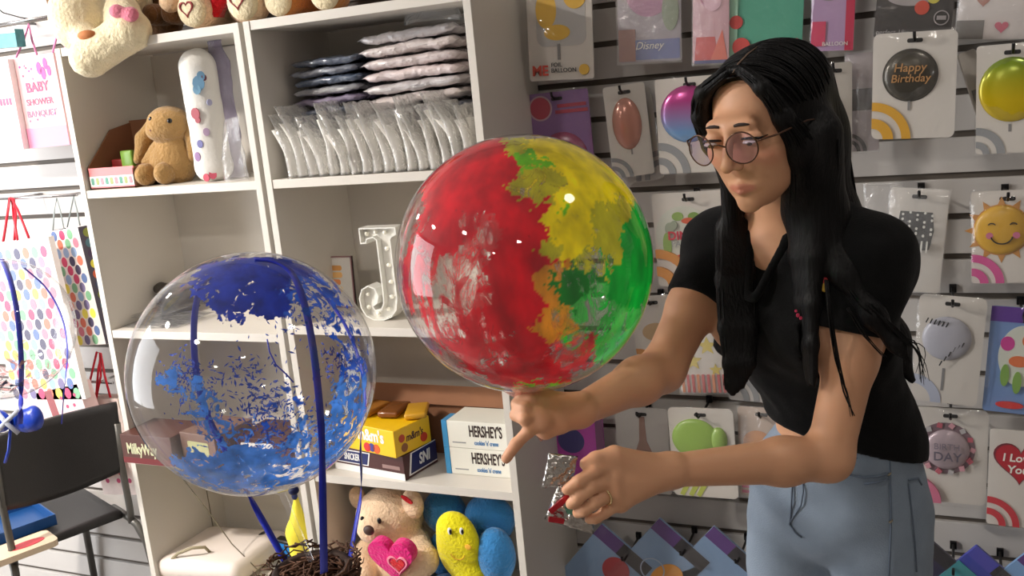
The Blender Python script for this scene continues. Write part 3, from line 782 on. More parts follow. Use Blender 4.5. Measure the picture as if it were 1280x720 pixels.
for i in range(2):
    def hf(fr, w, h, t):
        obj('lettering', text_into(MB(), "HERSHEY'S", fr, w * 0.54, h * 0.63, h * 0.58, 0, bold=0.02, sx=0.47), M_dtext, t)
        obj('lettering', text_into(MB(), "cookies 'n' creme", fr, w * 0.54, h * 0.22, h * 0.24, 0, bold=0.012, sx=0.55), M_btext, t)
        obj('bar_picture', MB().prism(rrect(w * 0.9, h * 0.06, w * 0.97, h * 0.5, 0.002), fr, 0, 0.0008), M_dtext, t)
        obj('end_flap', MB().prism([(-0.014, 0), (0.0, 0), (0.0, h), (-0.014, h)], fr, -0.05, 0.001), M_hblue, t)
        obj('small_print', MB().prism([(w * 0.06, h * 0.18), (w * 0.25, h * 0.18), (w * 0.25, h * 0.22), (w * 0.06, h * 0.22)], fr, 0, 0.0006), mat('grey_print', (150, 150, 150), .5), t)
    choc_box('chocolate_box', ['lower', 'upper'][i] + " white chocolate bar box lettered HERSHEY'S on the shelf", (ha.x + 0.016, HY, z + i * (hh + 0.0008)), (hw - 0.018, 0.10, hh), 0.0, M_hersh, hf)
# snickers box: printed front, low display cut, sits under the m&m's box
M_snick = mat('dark_brown_carton', (74, 36, 34), 0.4); M_yellow = mat('bright_yellow_carton', (240, 192, 20), 0.35); M_wht = mat('white_carton_print', (238, 236, 232), 0.45)
sa = at(430, 598, 1.90)
sb = at(515, 600, 1.90)
sw = sb.x - sa.x; sh = 0.062
M_navy = mat('navy_print', (24, 34, 92), 0.4); M_redp = mat('red_print', (190, 28, 36), 0.4)
def snf(fr, w, h, t):
    obj('white_edge', MB().prism([(0, 0), (w, 0), (w, h * 0.28), (0, h * 0.28)], fr, 0, 0.0006), M_wht, t)
    obj('logo_outline', MB().prism([(w * .02, h * .36), (w * .5, h * .36), (w * .54, h * .92), (w * .06, h * .92)], fr, 0, 0.0008), M_wht, t)
    obj('logo_panel', MB().prism([(w * .04, h * .40), (w * .485, h * .40), (w * .52, h * .88), (w * .075, h * .88)], fr, 0.0008, 0.0013), M_navy, t)
    obj('lettering', text_into(MB(), 'SNICKERS', fr, w * .285, h * .64, h * .4, 0.0013, bold=0.02, shear=0.2, sx=0.52), M_wht, t)
    obj('small_print', MB().prism([(w * .7, h * .4), (w * .94, h * .4), (w * .94, h * .55), (w * .7, h * .55)], fr, 0, 0.0006), mat('taupe_print', (150, 120, 115), .5), t)
def sns(fr, w, h, t):
    obj('side_outline', MB().prism([(w * .12, h * .1), (w * .98, h * .1), (w * .98, h * .98), (w * .22, h * .98)], fr, 0, 0.0008), M_wht, t)
    obj('side_panel_print', MB().prism([(w * .17, h * .16), (w * .98, h * .16), (w * .98, h * .94), (w * .26, h * .94)], fr, 0.0008, 0.0013), M_navy, t)
    obj('side_lettering', text_into(MB(), 'SNI', fr, w * .6, h * .54, h * .62, 0.0013, bold=0.03, shear=0.15, sx=0.75), M_wht, t)
SY = math.radians(12)
choc_box('snickers_box' if False else 'chocolate_box', 'dark brown carton lettered SNICKERS under the yellow candy box', (sa.x - 0.032, 1.915, z), (sw + 0.03, 0.13, sh), math.radians(-9), M_snick, snf, sns)
def mmf(fr, w, h, t):
    obj('lettering', text_into(MB(), "m&m's", fr, w * .60, h * .66, h * .62, 0, bold=0.03, sx=0.8), M_wht, t)
    for x, y, r, c in ((.52, .2, .012, (205, 40, 40)), (.60, .22, .011, (60, 60, 140)), (.68, .2, .012, (220, 90, 30))):
        obj('candy_print', MB().prism(circle(x * w, y * h, r, 20), fr, 0, 0.0008), mat('candy_dot_%d' % c[0], c, 0.4), t)
def mms(fr, w, h, t):
    for x, y, r, c in ((.2, .62, .010, (190, 60, 20)), (.8, .3, .012, (205, 60, 30)), (.25, .25, .011, (150, 90, 40))):
        obj('candy_print', MB().prism(circle(x * w, y * h, r, 20), fr, 0, 0.0008), mat('candy_side_%d_%d' % (c[0], c[1]), c, 0.4), t)
    obj('side_lettering', text_into(MB(), "m&m's", fr, w * .55, h * .55, h * .4, 0, bold=0.02, shear=0.2, sx=0.8), M_snick, t)
mmt = choc_box('candy_box', "yellow candy box lettered m&m's lying on the brown SNICKERS carton", (sa.x - 0.012, 1.914, z + sh + 0.001), (sw + 0.004, 0.125, 0.068), math.radians(-14), M_yellow, mmf, mms)
for i in range(3):
    q = at(455 + 28 * i, 512 - 3 * i, 1.95)
    tag(obj('candy_bag', MB().box((q.x, 1.985, z + sh + 0.071 + 0.009), (0.055, 0.09, 0.016), Matrix.Rotation(0.3 * i - 0.2, 3, 'Z'), bev=0.006), mat('amber_bag_%d' % i, ((170, 110, 40), (120, 70, 30), (200, 150, 40))[i], 0.25), None, True),
        ['amber candy bag on the left top of the yellow candy box', 'brown candy bag on the middle of the yellow candy box', 'golden candy bag on the right top of the yellow candy box'][i], 'candy bag', 'candy bags on the yellow box')
# long cardboard box behind
x0 = max(at(440, 540, 2.12).x, URX0 + .022); x1 = URX1 - 0.022
t = thing('cardboard_box', 'long brown cardboard box at the back of the chocolate shelf', 'box', ((x0 + x1) / 2, 2.12, z))
obj('carton', MB().box(((x0 + x1) / 2, 2.115, z + 0.07), (x1 - x0, 0.11, 0.14), bev=0.002), M_card, t)
obj('flap', MB().box(((x0 + x1) / 2 + 0.02, 2.062, z + 0.158), (x1 - x0 - 0.06, 0.004, 0.05), Matrix.Rotation(-0.5, 3, 'X')), M_card, t)
# Milky Way box and neighbours on the left unit's third shelf
M_mw = mat('cocoa_carton', (84, 48, 40), 0.45)
def mwf(fr, w, h, t):
    obj('lettering', text_into(MB(), 'MilkyWay', fr, w * .40, h * .5, h * .52, 0, bold=0.025, sx=0.62), mat('pale_olive_print', (206, 208, 170), .5), t)
    obj('bottom_band', MB().prism([(0, 0), (w, 0), (w, h * .2), (0, h * .2)], fr, 0, 0.0006), mat('maroon_print', (110, 30, 34), .5), t)
ma = at(163, 586, 1.83)
choc_box('chocolate_box', 'dark brown carton lettered MilkyWay at the edge of the left shelf', (ULX0 + 0.021, 1.832, z), (0.18, 0.13, 0.082), math.radians(0), M_mw, mwf)
choc_box('chocolate_box', 'brown and grey chocolate carton seen through the blue balloon', (ULX0 + 0.21, 1.86, z), (0.13, 0.14, 0.09), math.radians(-6), mat('taupe_carton', (120, 92, 80), .5), lambda fr, w, h, t: obj('label_print', MB().prism(rrect(w * .2, h * .3, w * .8, h * .75, .004), fr, 0, .0008), mat('khaki_print', (180, 180, 130), .5), t))
choc_box('chocolate_box', 'dark carton behind the blue balloon beside the shelf post', (ULX0 + 0.36, 1.90, z), (0.17, 0.14, 0.07), 0.05, M_snick, lambda fr, w, h, t: obj('label_print', MB().prism(rrect(w * .1, h * .3, w * .7, h * .8, .004), fr, 0, .0008), M_wht, t))

# ------------------------------------------------------------------ bottom left compartment
z = SZ[4]
q = at(265, 705, 1.98)
t = thing('white_shopping_bag', 'white bag with rope handle lying in the bottom of the left shelf', 'bag', (q.x, 1.98, z))
bo_ = obj('body', MB().box((q.x + .03, 2.0, z + .031), (.30, .24, .062), Matrix.Rotation(-.05, 3, 'Y'), bev=.026), mat('white_paper_bag', (226, 214, 204), 0.7), t, True)
for v_ in bo_.data.vertices: v_.co.z = max(z + .0008, v_.co.z)
hp = [at(212, 702, 1.90), at(222, 692, 1.90), at(240, 685, 1.91), at(256, 684, 1.93), at(262, 690, 1.95)]
obj('handle', MB().tube(hp, 0.0045, 8), mat('khaki_rope', (150, 140, 112), 0.8), t, True)
q = at(338, 684, 2.05)
t = thing('snack_packet', 'black and blue printed packet behind the white bag', 'packet', (q.x, 2.06, z))
o = MB().box((q.x, 2.08, (q.z + z) / 2 + 0.01), (0.12, 0.03, q.z - z + 0.02), Matrix.Rotation(0.12, 3, 'Y'), bev=0.008); obj('pouch', o, mat('black_speckled_wrap', (36, 36, 34), .35, var=.8, vscale=90), t, True)
obj('blue_panel', MB().box((q.x + 0.035, 2.063, (q.z + z) / 2 + 0.012), (0.045, 0.006, q.z - z - 0.01), Matrix.Rotation(0.12, 3, 'Y'), bev=0.002), mat('vivid_blue_wrap', (30, 130, 215), .3), t)
q = at(373, 665, 1.95)
t = thing('yellow_plush_cone', 'tall yellow felt cone beside the double shelf post', 'plush toy', (q.x, 1.95, z))
top = at(370, 622, 1.95)
b = Blob(0.02); b.chain([(q.x + .004, 1.95, z + 0.035), (q.x, 1.95, z + 0.16), (top.x, 1.95, top.z)], [0.034, 0.03, 0.006]); sdf_obj('body', b, mat('lemon_felt', (240, 222, 70), .9, bump=.2), 0.005, t)
obj('tip_tuft', MB().ell((top.x, 1.945, top.z + 0.006), (0.008, 0.008, 0.01)), mat('dark_blue_tuft', (30, 40, 90), .7), t, True)
for i, pts in enumerate((((222, 590, 1.92), (258, 636, 1.93), (290, 680, 1.94), (330, 720, 1.95), (345, 740, 1.95)), ((257, 606, 2.10), (264, 645, 2.11), (270, 682, 2.12), (274, 720, 2.12)))):
    P_ = [at(*p_) for p_ in pts]
    tag(obj('cable', MB().tube(P_, 0.0016, 6), mat('olive_cable', (110, 100, 80), .6), None, True), ['thin olive cable running diagonally under the blue balloon', 'thin olive cable hanging down the back of the bottom compartment'][i], 'cable', 'cables in the bottom compartment')

# ================================================================== HANGING CARDS AND BAGS
M_hook = mat('black_hook_steel', (26, 25, 25), 0.35, metal=0.3)
M_chrome = mat('chrome_rod', (190, 190, 192), 0.25, metal=0.9)
M_clear = film('clear_package_film', haze=0.025, gloss=1.3, rough=0.08, bump=0.35, bscale=9)
def hook(x, z, y_end, drop=0.0, m=None):
    y_end = min(y_end, WALL_Y - 0.03)
    g = MB().box((x, WALL_Y - 0.004, z + 0.006), (0.014, 0.007, 0.018), bev=0.001)
    pts = [(x, WALL_Y - 0.006, z + 0.008), (x, WALL_Y - 0.02, z), (x, (WALL_Y + y_end) / 2, z - 0.002), (x, y_end, z), (x, y_end - 0.012, z + 0.008), (x, y_end - 0.014, z + 0.016)]
    g.tube(pts, 0.003, 8)
    return obj('hook', g, m or M_hook, wall)
class Card:
    def __init__(s, name, label, TL, TR, BL, dy, m, yaw=0.0, cat='package', group='foil balloon packages on the card wall', rad=0.006, film_=True, hooked=True, thick=0.004, hang=0.5, tilt=0.0):
        Y = WALL_Y - dy
        tl, tr, bl = at(*TL, Y), at(*TR, Y), at(*BL, Y)
        s.w = (tr - tl).length; s.h = (tl - bl).length
        x = (tr - tl).normalized(); y = (tl - bl); y = (y - x * y.dot(x)).normalized()
        s.h = abs((tl - bl).dot(y))
        if yaw:
            R = Matrix.Rotation(yaw, 3, y); x = R @ x
            s.w /= max(0.25, math.cos(abs(yaw)))
        o = tl - y * s.h
        s.fr = Fr(o, x, y)
        s.t = thing(name, label, cat, o + x * s.w / 2, group)
        s.z = 0.0004
        s.base = obj('backing_card', MB().prism(rrect(0, 0, s.w, s.h, min(rad, s.w * .2)), s.fr, -thick, 0.0), m, s.t)
        if hooked:
            hp = s.fr.P(s.w * hang, s.h - 0.016)
            hook(hp.x, hp.z, hp.y - 0.018)
            obj('hang_slot', MB().prism(rrect(s.w * hang - 0.014, s.h - 0.020, s.w * hang + 0.014, s.h - 0.012, 0.003, 3), s.fr, 0, 0.0006), M_hook, s.t)
        s.film_ = film_
    def layer(s): s.z += 0.0005; return s.z
    def poly(s, name, pts, m, parent=None, z1=None):
        z = s.layer(); return obj(name, MB().prism(pts, s.fr, 0, z), m, parent or s.t)
    def disc(s, name, cx, cy, r, m, ry=None, n=40): return s.poly(name, circle(cx * s.w, cy * s.h, r * s.w, n, (r if ry is None else ry) * s.w), m)
    def ball(s, name, cx, cy, r, m, ry=None, puff=0.012):
        ry = r if ry is None else ry
        M3 = Matrix((s.fr.x, s.fr.y, s.fr.n)).transposed()
        return obj(name, MB().ell(s.fr.P(cx * s.w, cy * s.h, 0.001), (r * s.w, ry * s.w, puff), 32, 16, M3), m, s.t, True)
    def arcs(s, m, cx=0.0, cy=0.0, rs=((.62, .5), (.42, .3)), a0=0, a1=90, name='printed_arc'):
        for r1, r0 in rs:
            pts_o = [(min(max(x, 0.0), s.w), min(max(y, 0.0), s.h)) for x, y in circle(cx * s.w, cy * s.h, r1 * s.w, 20, None, math.radians(a0), math.radians(a1))]
            pts_i = [(min(max(x, 0.0), s.w), min(max(y, 0.0), s.h)) for x, y in circle(cx * s.w, cy * s.h, r0 * s.w, 20, None, math.radians(a0), math.radians(a1))]
            obj(name, MB().band(pts_o, pts_i, s.fr, 0.0, s.layer(), closed=False), m, s.t)
    def rect(s, name, x0, y0, x1, y1, m, r=0.0):
        pts = rrect(x0 * s.w, y0 * s.h, x1 * s.w, y1 * s.h, r, 3) if r else [(x0 * s.w, y0 * s.h), (x1 * s.w, y0 * s.h), (x1 * s.w, y1 * s.h), (x0 * s.w, y1 * s.h)]
        return s.poly(name, pts, m)
    def text(s, txt, x, y, size, m, bold=0.0, shear=0.0, sx=1.0, lift=0.0):
        z = s.layer() + lift; return obj('lettering', text_into(MB(), txt, s.fr, x * s.w, y * s.h, size * s.w, z, bold=bold, shear=shear, sx=sx), m, s.t)
    def ring(s, name, cx, cy, r1, r0, m): return obj(name, MB().band(circle(cx * s.w, cy * s.h, r1 * s.w), circle(cx * s.w, cy * s.h, r0 * s.w), s.fr, 0, s.layer()), m, s.t)
    def done(s, puff=0.006, m=None):
        sd = random.random() * 50
        def fn(a, b_):
            e = (math.sin(math.pi * a) * math.sin(math.pi * b_)) ** 0.5 if 0 < a < 1 and 0 < b_ < 1 else 0
            return s.fr.P((a * 1.04 - .02) * s.w, (b_ * 1.04 - .02) * s.h, s.z + 0.001 + puff * e + 0.0025 * e * noise.noise(Vector((a * 5, b_ * 7, sd))) + 0.002 * e * noise.noise(Vector((a * 14, b_ * 9, sd))))
        obj('plastic_film', MB().grid(fn, 20, 26), m or M_clear, s.t, True)
        return s
P = lambda name, c, r=0.5, **k: mat(name, c, r, **k)
M_cw = P('package_card_white', (206, 200, 192), .55); M_cg = P('package_card_grey', (190, 186, 182), .55)
M_yarc = P('mustard_arc', (214, 160, 40)); M_garc = P('grey_arc', (140, 142, 144)); M_oarc = P('orange_arc', (200, 134, 62)); M_parc = P('pink_arc', (200, 80, 140)); M_rarc = P('red_arc', (196, 44, 56)); M_prose = P('rose_arc', (204, 112, 140))
M_tblack = P('print_black', (30, 28, 28))
def gradmat(name, c0, c1, axis='Z', lo=-0.1, hi=0.1, rough=0.2, metal=0.3):
    m = bpy.data.materials.new(name); m.use_nodes = True; nt = m.node_tree; b = nt.nodes['Principled BSDF']
    tc = nt.nodes.new('ShaderNodeTexCoord'); sp = nt.nodes.new('ShaderNodeSeparateXYZ'); nt.links.new(tc.outputs['Generated'], sp.inputs[0])
    r = nt.nodes.new('ShaderNodeValToRGB'); r.color_ramp.elements[0].color = lin(c0); r.color_ramp.elements[1].color = lin(c1)
    r.color_ramp.elements[0].position = lo; r.color_ramp.elements[1].position = hi
    nt.links.new(sp.outputs[axis], r.inputs[0]); nt.links.new(r.outputs[0], b.inputs['Base Color'])
    b.inputs['Roughness'].default_value = rough; b.inputs['Metallic'].default_value = metal
    return m

# ---- top row
c = Card('balloon_package', 'white tilted package with yellow print and red ME lettering beside the shelf', (656, -40), (738, -48), (679, 101), .10, M_cw, hooked=False)
Myel = P('print_yellow', (222, 176, 50)); Mgrey = P('print_grey', (128, 126, 126))
c.poly('balloon_outline', rrect(.14 * c.w, .30 * c.h, .90 * c.w, 1.1 * c.h, .02), P('print_silver', (184, 182, 180), .25))
for x, y, r, ry in ((.30, .62, .16, .26), (.46, .42, .20, .11), (.75, .74, .18, .2)): c.disc('yellow_patch', x, y, r, Myel, ry)
c.rect('balloon_tail', .46, .18, .50, .32, Mgrey)
c.text('ME', .18, .085, .20, P('print_red', (206, 62, 40)), bold=.03); c.text('FOIL', .44, .135, .085, M_tblack, bold=.01); c.text('BALLOON', .55, .085, .085, M_tblack, bold=.01)
c.disc('yellow_badge', .86, .085, .075, Myel); c.done()
c = Card('balloon_package', 'clear wrapped package with pink print and blue bottom band in the top row', (770, -60), (850, -68), (776, 79), .09, P('misty_violet_card', (166, 158, 166)), hooked=False)
c.disc('pink_print', .5, .62, .36, P('print_pinkviolet', (176, 122, 156), .4)); c.rect('blue_band', .28, .02, .98, .2, P('print_steel_blue', (96, 108, 164))); c.rect('brown_print', .01, .01, .28, .30, P('print_rosy_brown', (164, 116, 104)))
c.disc('green_print', .84, .45, .13, P('print_sage', (136, 150, 124)), .3); c.text('Disney', .5, .145, .16, M_whiteprint, shear=.3)
c.done(.012, M_wrap)
c = Card('balloon_package', 'pink package with red and orange triangles beside the woman hair', (866, -60), (912, -64), (869, 80), .09, P('pale_pink_card', (214, 170, 180)), hooked=False)
c.poly('red_triangle', [(.05 * c.w, .03 * c.h), (.7 * c.w, .03 * c.h), (.62 * c.w, .24 * c.h), (.1 * c.w, .24 * c.h)], P('print_scarlet', (206, 52, 50))); c.poly('orange_triangle', [(.5 * c.w, .03 * c.h), (.97 * c.w, .03 * c.h), (.82 * c.w, .30 * c.h)], P('print_coral', (226, 104, 78)))
c.rect('navy_edge', .05, .0, .95, .03, P('print_navy', (50, 54, 120))); c.ring('pink_print', .5, .6, .3, .26, P('print_mauve', (190, 120, 150))); c.disc('pink_patch', .55, .55, .24, P('print_lightpink', (226, 184, 200))); c.done(.012, M_wrap)
c = Card('balloon_package', 'green package with round balloon behind the top of the woman head', (912, -62), (1008, -68), (917, 92), .08, P('jade_card', (74, 158, 132)), hooked=False)
c.ring('balloon_rim', .5, .86, .36, .32, P('print_teal_grey', (110, 150, 150), .3)); c.disc('red_print', .46, .9, .14, P('print_tomato', (200, 60, 54))); c.disc('yellow_print', .55, .84, .10, Myel)
c.rect('pale_side', .0, .0, .14, .9, P('print_mint', (150, 196, 170))); c.disc('red_print', .12, .42, .09, P('print_tomato', (200, 60, 54))); c.disc('red_print', .2, .22, .12, P('print_tomato', (200, 60, 54))); c.rect('pink_tab', .82, .08, .96, .28, P('print_raspberry', (200, 60, 96)), .004); c.done(.01)
c = Card('balloon_package', 'crimson and lilac package right of the woman head in the top row', (1017, -60), (1072, -64), (1024, 64), .09, P('lilac_card', (170, 140, 176)), hooked=False)
c.rect('crimson_edge', .80, 0, 1, 1, P('print_crimson', (186, 34, 72))); c.ring('balloon_rim', .4, .66, .36, .31, Mgrey); c.disc('green_print', .46, .66, .2, P('print_leaf', (140, 190, 90))); c.disc('blue_print', .24, .72, .1, P('print_navy', (50, 54, 120)))
c.rect('pink_patch', .02, .05, .35, .3, P('print_raspberry', (200, 60, 96))); c.text('BALLOON', .58, .07, .13, M_whiteprint); c.done(.008)
c = Card('balloon_package', 'black package with grey oval and round stickers at the top', (1103, -80), (1202, -84), (1106, 48), .08, P('charcoal_card', (58, 54, 52)), hooked=False)
c.disc('grey_oval', .44, .42, .32, P('print_lightgrey', (156, 150, 150)), .14); c.disc('red_print', .43, .45, .14, P('print_brick', (150, 50, 54)), .06)
for x, y, r, m in ((.60, .30, .095, P('sticker_red', (200, 76, 56))), (.74, .40, .085, P('sticker_yellow', (196, 186, 80))), (.86, .50, .06, P('sticker_blue', (110, 130, 170)))): c.disc('round_sticker', x, y, r, m)
c.ring('round_stamp', .86, .20, .10, .085, P('print_lightgrey', (156, 150, 150))); c.rect('stamp_bar', .80, .18, .92, .22, P('print_lightgrey', (156, 150, 150))); c.text('perfect 18in', .25, .06, .09, P('print_lightgrey', (156, 150, 150))); c.done()
c = Card('balloon_package', 'white package with red scribbled hearts in the top right corner', (1206, -70), (1300, -74), (1208, 49), .09, P('blush_white_card', (212, 204, 200)), hooked=False)
c.rect('dark_band', 0, 0, .38, .20, P('print_taupe', (96, 90, 84))); 
for x, y, s_, m in ((.34, .40, .10, P('print_rust', (170, 110, 90))), (.62, .12, .10, P('print_raspberry', (200, 60, 96))), (.52, .55, .08, P('print_peach', (206, 160, 140))), (.80, .5, .10, Mgrey)): c.poly('printed_heart', heart(x * c.w, y * c.h, s_ * c.w), m)
c.done(.014, M_wrap)
# ---- second row
c = Card('balloon_package', 'purple package with red round balloon prints beside the shelf side', (657, 119), (734, 110), (664, 260), .06, P('violet_card', (132, 92, 148)))
c.ring('balloon_rim', .22, .87, .19, .165, P('print_palepink', (190, 160, 170))); c.disc('balloon_print', .22, .87, .165, P('print_redpink', (172, 52, 76), .25)); c.rect('text_bar', .5, .86, .96, .89, P('print_redpink', (172, 52, 76))); c.rect('text_bar', .46, .81, .98, .84, P('print_redpink', (172, 52, 76)))
c.ball('balloon_print', .52, .42, .40, P('print_rosered', (150, 60, 96), .25)); c.done()
c = Card('balloon_package', 'narrow white package with a rose gold oval balloon above the big balloon', (753, 110), (800, 103), (762, 224), .10, M_cw, yaw=.35)
c.ball('balloon_print', .48, .58, .35, P('rose_gold_foil', (196, 140, 124), .2, metal=.3), .62); c.ring('balloon_rim', .48, .58, .0, .0, Mgrey) if False else None
c.rect('balloon_tail', .5, .24, .54, .34, Mgrey); c.arcs(M_garc, rs=((.5, .4), (.3, .2))); c.done()
c = Card('balloon_package', 'white package behind the rose gold oval one', (758, 118), (812, 108), (768, 231), .045, M_cg, hooked=False); c.arcs(M_garc, cx=1, a0=90, a1=180); c.done()
c = Card('balloon_package', 'white package with a pink to blue ombre balloon behind the glasses', (818, 100), (906, 92), (822, 218), .09, M_cw)
c.ball('balloon_print', .46, .62, .40, gradmat('pink_blue_ombre', (120, 160, 205), (176, 60, 130), 'Z', .2, .75)); c.rect('balloon_tail', .45, .20, .49, .30, Mgrey); c.arcs(M_garc, rs=((.45, .34), (.24, .14))); c.done()
c = Card('balloon_package', 'plain white package half hidden by the back of her hair', (1022, 80), (1064, 77), (1030, 208), .10, M_cw, yaw=.3); c.arcs(M_garc); c.ball('balloon_print', .3, .55, .34, P('print_silverblue', (150, 156, 166), .2, metal=.4)); c.done()
c = Card('balloon_package', 'crumpled white package with a dark band beside the black balloon card', (1056, 68), (1096, 64), (1060, 190), .06, P('mauve_grey_card', (176, 164, 166)), hooked=False); c.rect('dark_band', .0, .42, 1, .64, P('print_charcoal', (72, 66, 68))); c.arcs(P('print_black2', (40, 38, 38))); c.done(.012, M_wrap)
c = Card('balloon_package', 'white package with black Happy Birthday balloon right of the woman head', (1092, 43), (1198, 36), (1100, 174), .13, M_cw, rad=.012)
c.disc('balloon_rim', .455, .60, .335, P('dark_foil_rim', (58, 54, 48), .3)); c.ball('balloon_print', .455, .60, .325, P('charcoal_foil', (78, 74, 66), .25, metal=.4))
Mg = P('gold_print', (170, 128, 84), .35); c.text('Happy', .45, .67, .15, Mg, bold=.01, shear=.15, lift=.0115); c.text('Birthday', .46, .57, .14, Mg, bold=.01, shear=.15, lift=.0118)
c.rect('balloon_tail', .435, .27, .465, .36, Mgrey); c.arcs(M_yarc, rs=((.48, .37), (.27, .14))); c.done()
c = Card('balloon_package', 'pack edge with grey label between the black and the yellow balloon cards', (1197, 68), (1219, 60), (1203, 200), .08, M_cw, yaw=.7, hooked=False); c.rect('grey_label', .1, .42, .8, .62, Mgrey); c.done()
c = Card('balloon_package', 'white package with a golden green gradient balloon at the right edge', (1221, 58), (1312, 50), (1223, 193), .12, M_cw)
c.ball('balloon_print', .50, .585, .47, gradmat('green_gold', (206, 180, 30), (126, 150, 40), 'Z', .35, .9), .50); c.rect('balloon_tail', .46, .2, .5, .27, Mgrey); c.arcs(M_garc, rs=((.42, .3), (.2, .1))); c.done()
# ---- third row
c = Card('balloon_package', 'white package with DINO dinosaur lettering and orange arcs beside the sleeve', (814, 243), (906, 237), (817, 358), .09, M_cw)
Mp = [P('dino_green', (136, 166, 86)), P('dino_sage', (150, 160, 140)), P('dino_red', (206, 88, 54)), P('dino_teal', (104, 156, 148)), P('dino_olive', (116, 150, 70))]
c.disc('balloon_print', .40, .56, .38, P('dino_pale', (200, 202, 190)))
for x, y, rx, ry, k in ((.22, .62, .07, .09, 1), (.34, .75, .08, .06, 0), (.56, .74, .08, .06, 4), (.17, .45, .06, .17, 0), (.36, .28, .16, .08, 2), (.66, .47, .12, .15, 3), (.48, .70, .09, .04, 2), (.66, .64, .07, .05, 4), (.28, .66, .05, .06, 1)): c.disc('dinosaur_patch', x, y, rx, Mp[k], ry, 14)
c.text('DINO', .40, .545, .16, P('dino_crimson', (196, 44, 62)), bold=.03); c.text('PARTY', .40, .46, .11, P('dino_textgrey', (150, 152, 150)), bold=.02); c.arcs(M_oarc, rs=((.52, .40), (.28, .15))); c.done()
c = Card('balloon_package', 'white package with black polka dot cylinder balloon behind her shoulder', (1114, 234), (1188, 238), (1118, 362), .11, M_cw)
pts = [(.2, .78), (.75, .78), (.8, .60), (.75, .42), (.3, .38), (.15, .55)]
c.poly('balloon_print', [(x * c.w, y * c.h) for x, y in pts[::-1]], P('print_ink', (30, 29, 31), .25))
for i in range(22): c.disc('white_dot', .25 + .125 * (i % 5), .75 - .065 * (i // 5) + .02 * (i % 2), .022, M_whiteprint, n=10)
for i in range(6): c.rect('white_stripe', .24 + .09 * i, .40, .27 + .09 * i, .50, M_whiteprint)
c.done(.016, M_wrap)
c = Card('balloon_package', 'white package with a smiling golden sun balloon and pink arcs', (1214, 240), (1306, 236), (1217, 354), .11, M_cw)
sp = []
for i in range(48):
    a = 2 * math.pi * i / 48; r = (.52 if i % 4 == 0 else .40) * c.w
    sp.append((.42 * c.w + r * math.cos(a), .58 * c.h + r * math.sin(a)))
c.poly('sun_rays', sp, P('sun_orange', (192, 136, 74), .35)); c.ball('sun_face', .42, .58, .385, P('sun_gold', (206, 160, 54), .3))
for x in (.28, .58): obj('eye', MB().tube([c.fr.P((x + .05 * math.cos(a)) * c.w, (.635 + .03 * math.sin(a)) * c.h, .0135) for a in [math.radians(20 + 14 * i) for i in range(11)]], .0011, 6), M_tblack, c.t)
for x in (.25, .62): c.disc('cheek', x, .53, .05, P('sun_cheek', (196, 110, 140))); c.z = c.z
for o_ in [o_ for o_ in bpy.data.objects if o_.name.startswith('cheek') and o_.parent == c.t]:
    o_.location = o_.location + c.fr.n * 0.0115
obj('smile', MB().tube([c.fr.P((.42 + .15 * math.cos(a)) * c.w, (.53 + .09 * math.sin(a)) * c.h, .0135) for a in [math.radians(190 + 16 * i) for i in range(11)]], .0013, 6), M_tblack, c.t)
c.arcs(M_parc, rs=((.46, .34), (.24, .12))); c.done(.016)
c = Card('balloon_package', 'pale wrapped package tucked behind the polka dot cylinder one', (1080, 232), (1128, 230), (1086, 352), .06, M_cg, hooked=False); c.ball('balloon_print', .4, .5, .3, P('print_silverblue', (150, 156, 166), .2, metal=.4)); c.done(.012, M_wrap)
# ---- fourth row
c = Card('balloon_package', 'white package with a grey baseball balloon behind her elbow', (1150, 367), (1235, 374), (1148, 500), .12, M_cw, rad=.012)
c.ball('baseball_print', .46, .61, .37, P('baseball_grey', (176, 176, 186), .3)); 
for s0, (x0, y0, dx, dy) in enumerate(((.14, .77, .075, -.005), (.40, .42, .075, .035))):
    for i in range(6):
        x, y = x0 + dx * i * .8, y0 + dy * i - (.012 * abs(i - 3) if s0 else -.0)
        obj('stitch', MB().tube([c.fr.P((x - .01) * c.w, (y - .02) * c.h, .0105 - .008 * abs(x - .46)), c.fr.P((x + .02) * c.w, (y + .025) * c.h, .0115 - .008 * abs(x - .46))], .0014, 5), M_tblack, c.t)
c.rect('balloon_tail', .44, .12, .48, .33, Mgrey); c.arcs(P('pale_blue_arc', (176, 182, 200)), rs=((.46, .3),)); c.done(.016)
c = Card('balloon_package', 'blue tulip gift bag with purple header at the right edge', (1240, 382), (1322, 388), (1242, 514), .11, P('periwinkle_bag', (110, 140, 190)))
c.rect('purple_header', 0, .86, .5, 1.0, P('header_purple', (86, 40, 140))); c.rect('black_header', .5, .86, 1.0, 1.0, M_tblack)
c.disc('white_print', .55, .55, .38, P('print_offwhite', (204, 208, 196)), .55)
for x, y, rx, ry, cc in ((.30, .66, .11, .13, (196, 54, 140)), (.62, .70, .10, .12, (214, 110, 60)), (.5, .50, .16, .10, (214, 176, 50))): c.disc('tulip_print', x, y, rx, P('tulip_%d' % cc[0], cc), ry)
for x, y in ((.3, .36), (.5, .30), (.68, .38)): c.disc('leaf_print', x, y, .07, P('tulip_leaf', (120, 160, 70)), .2)
c.disc('red_label', .42, .08, .22, P('print_scarlet', (206, 52, 50)), .06); c.done(.01)
c = Card('balloon_package', 'clear package with yellow stars and red stripes behind her forearm', (842, 398), (904, 396), (850, 490), .09, M_cw)
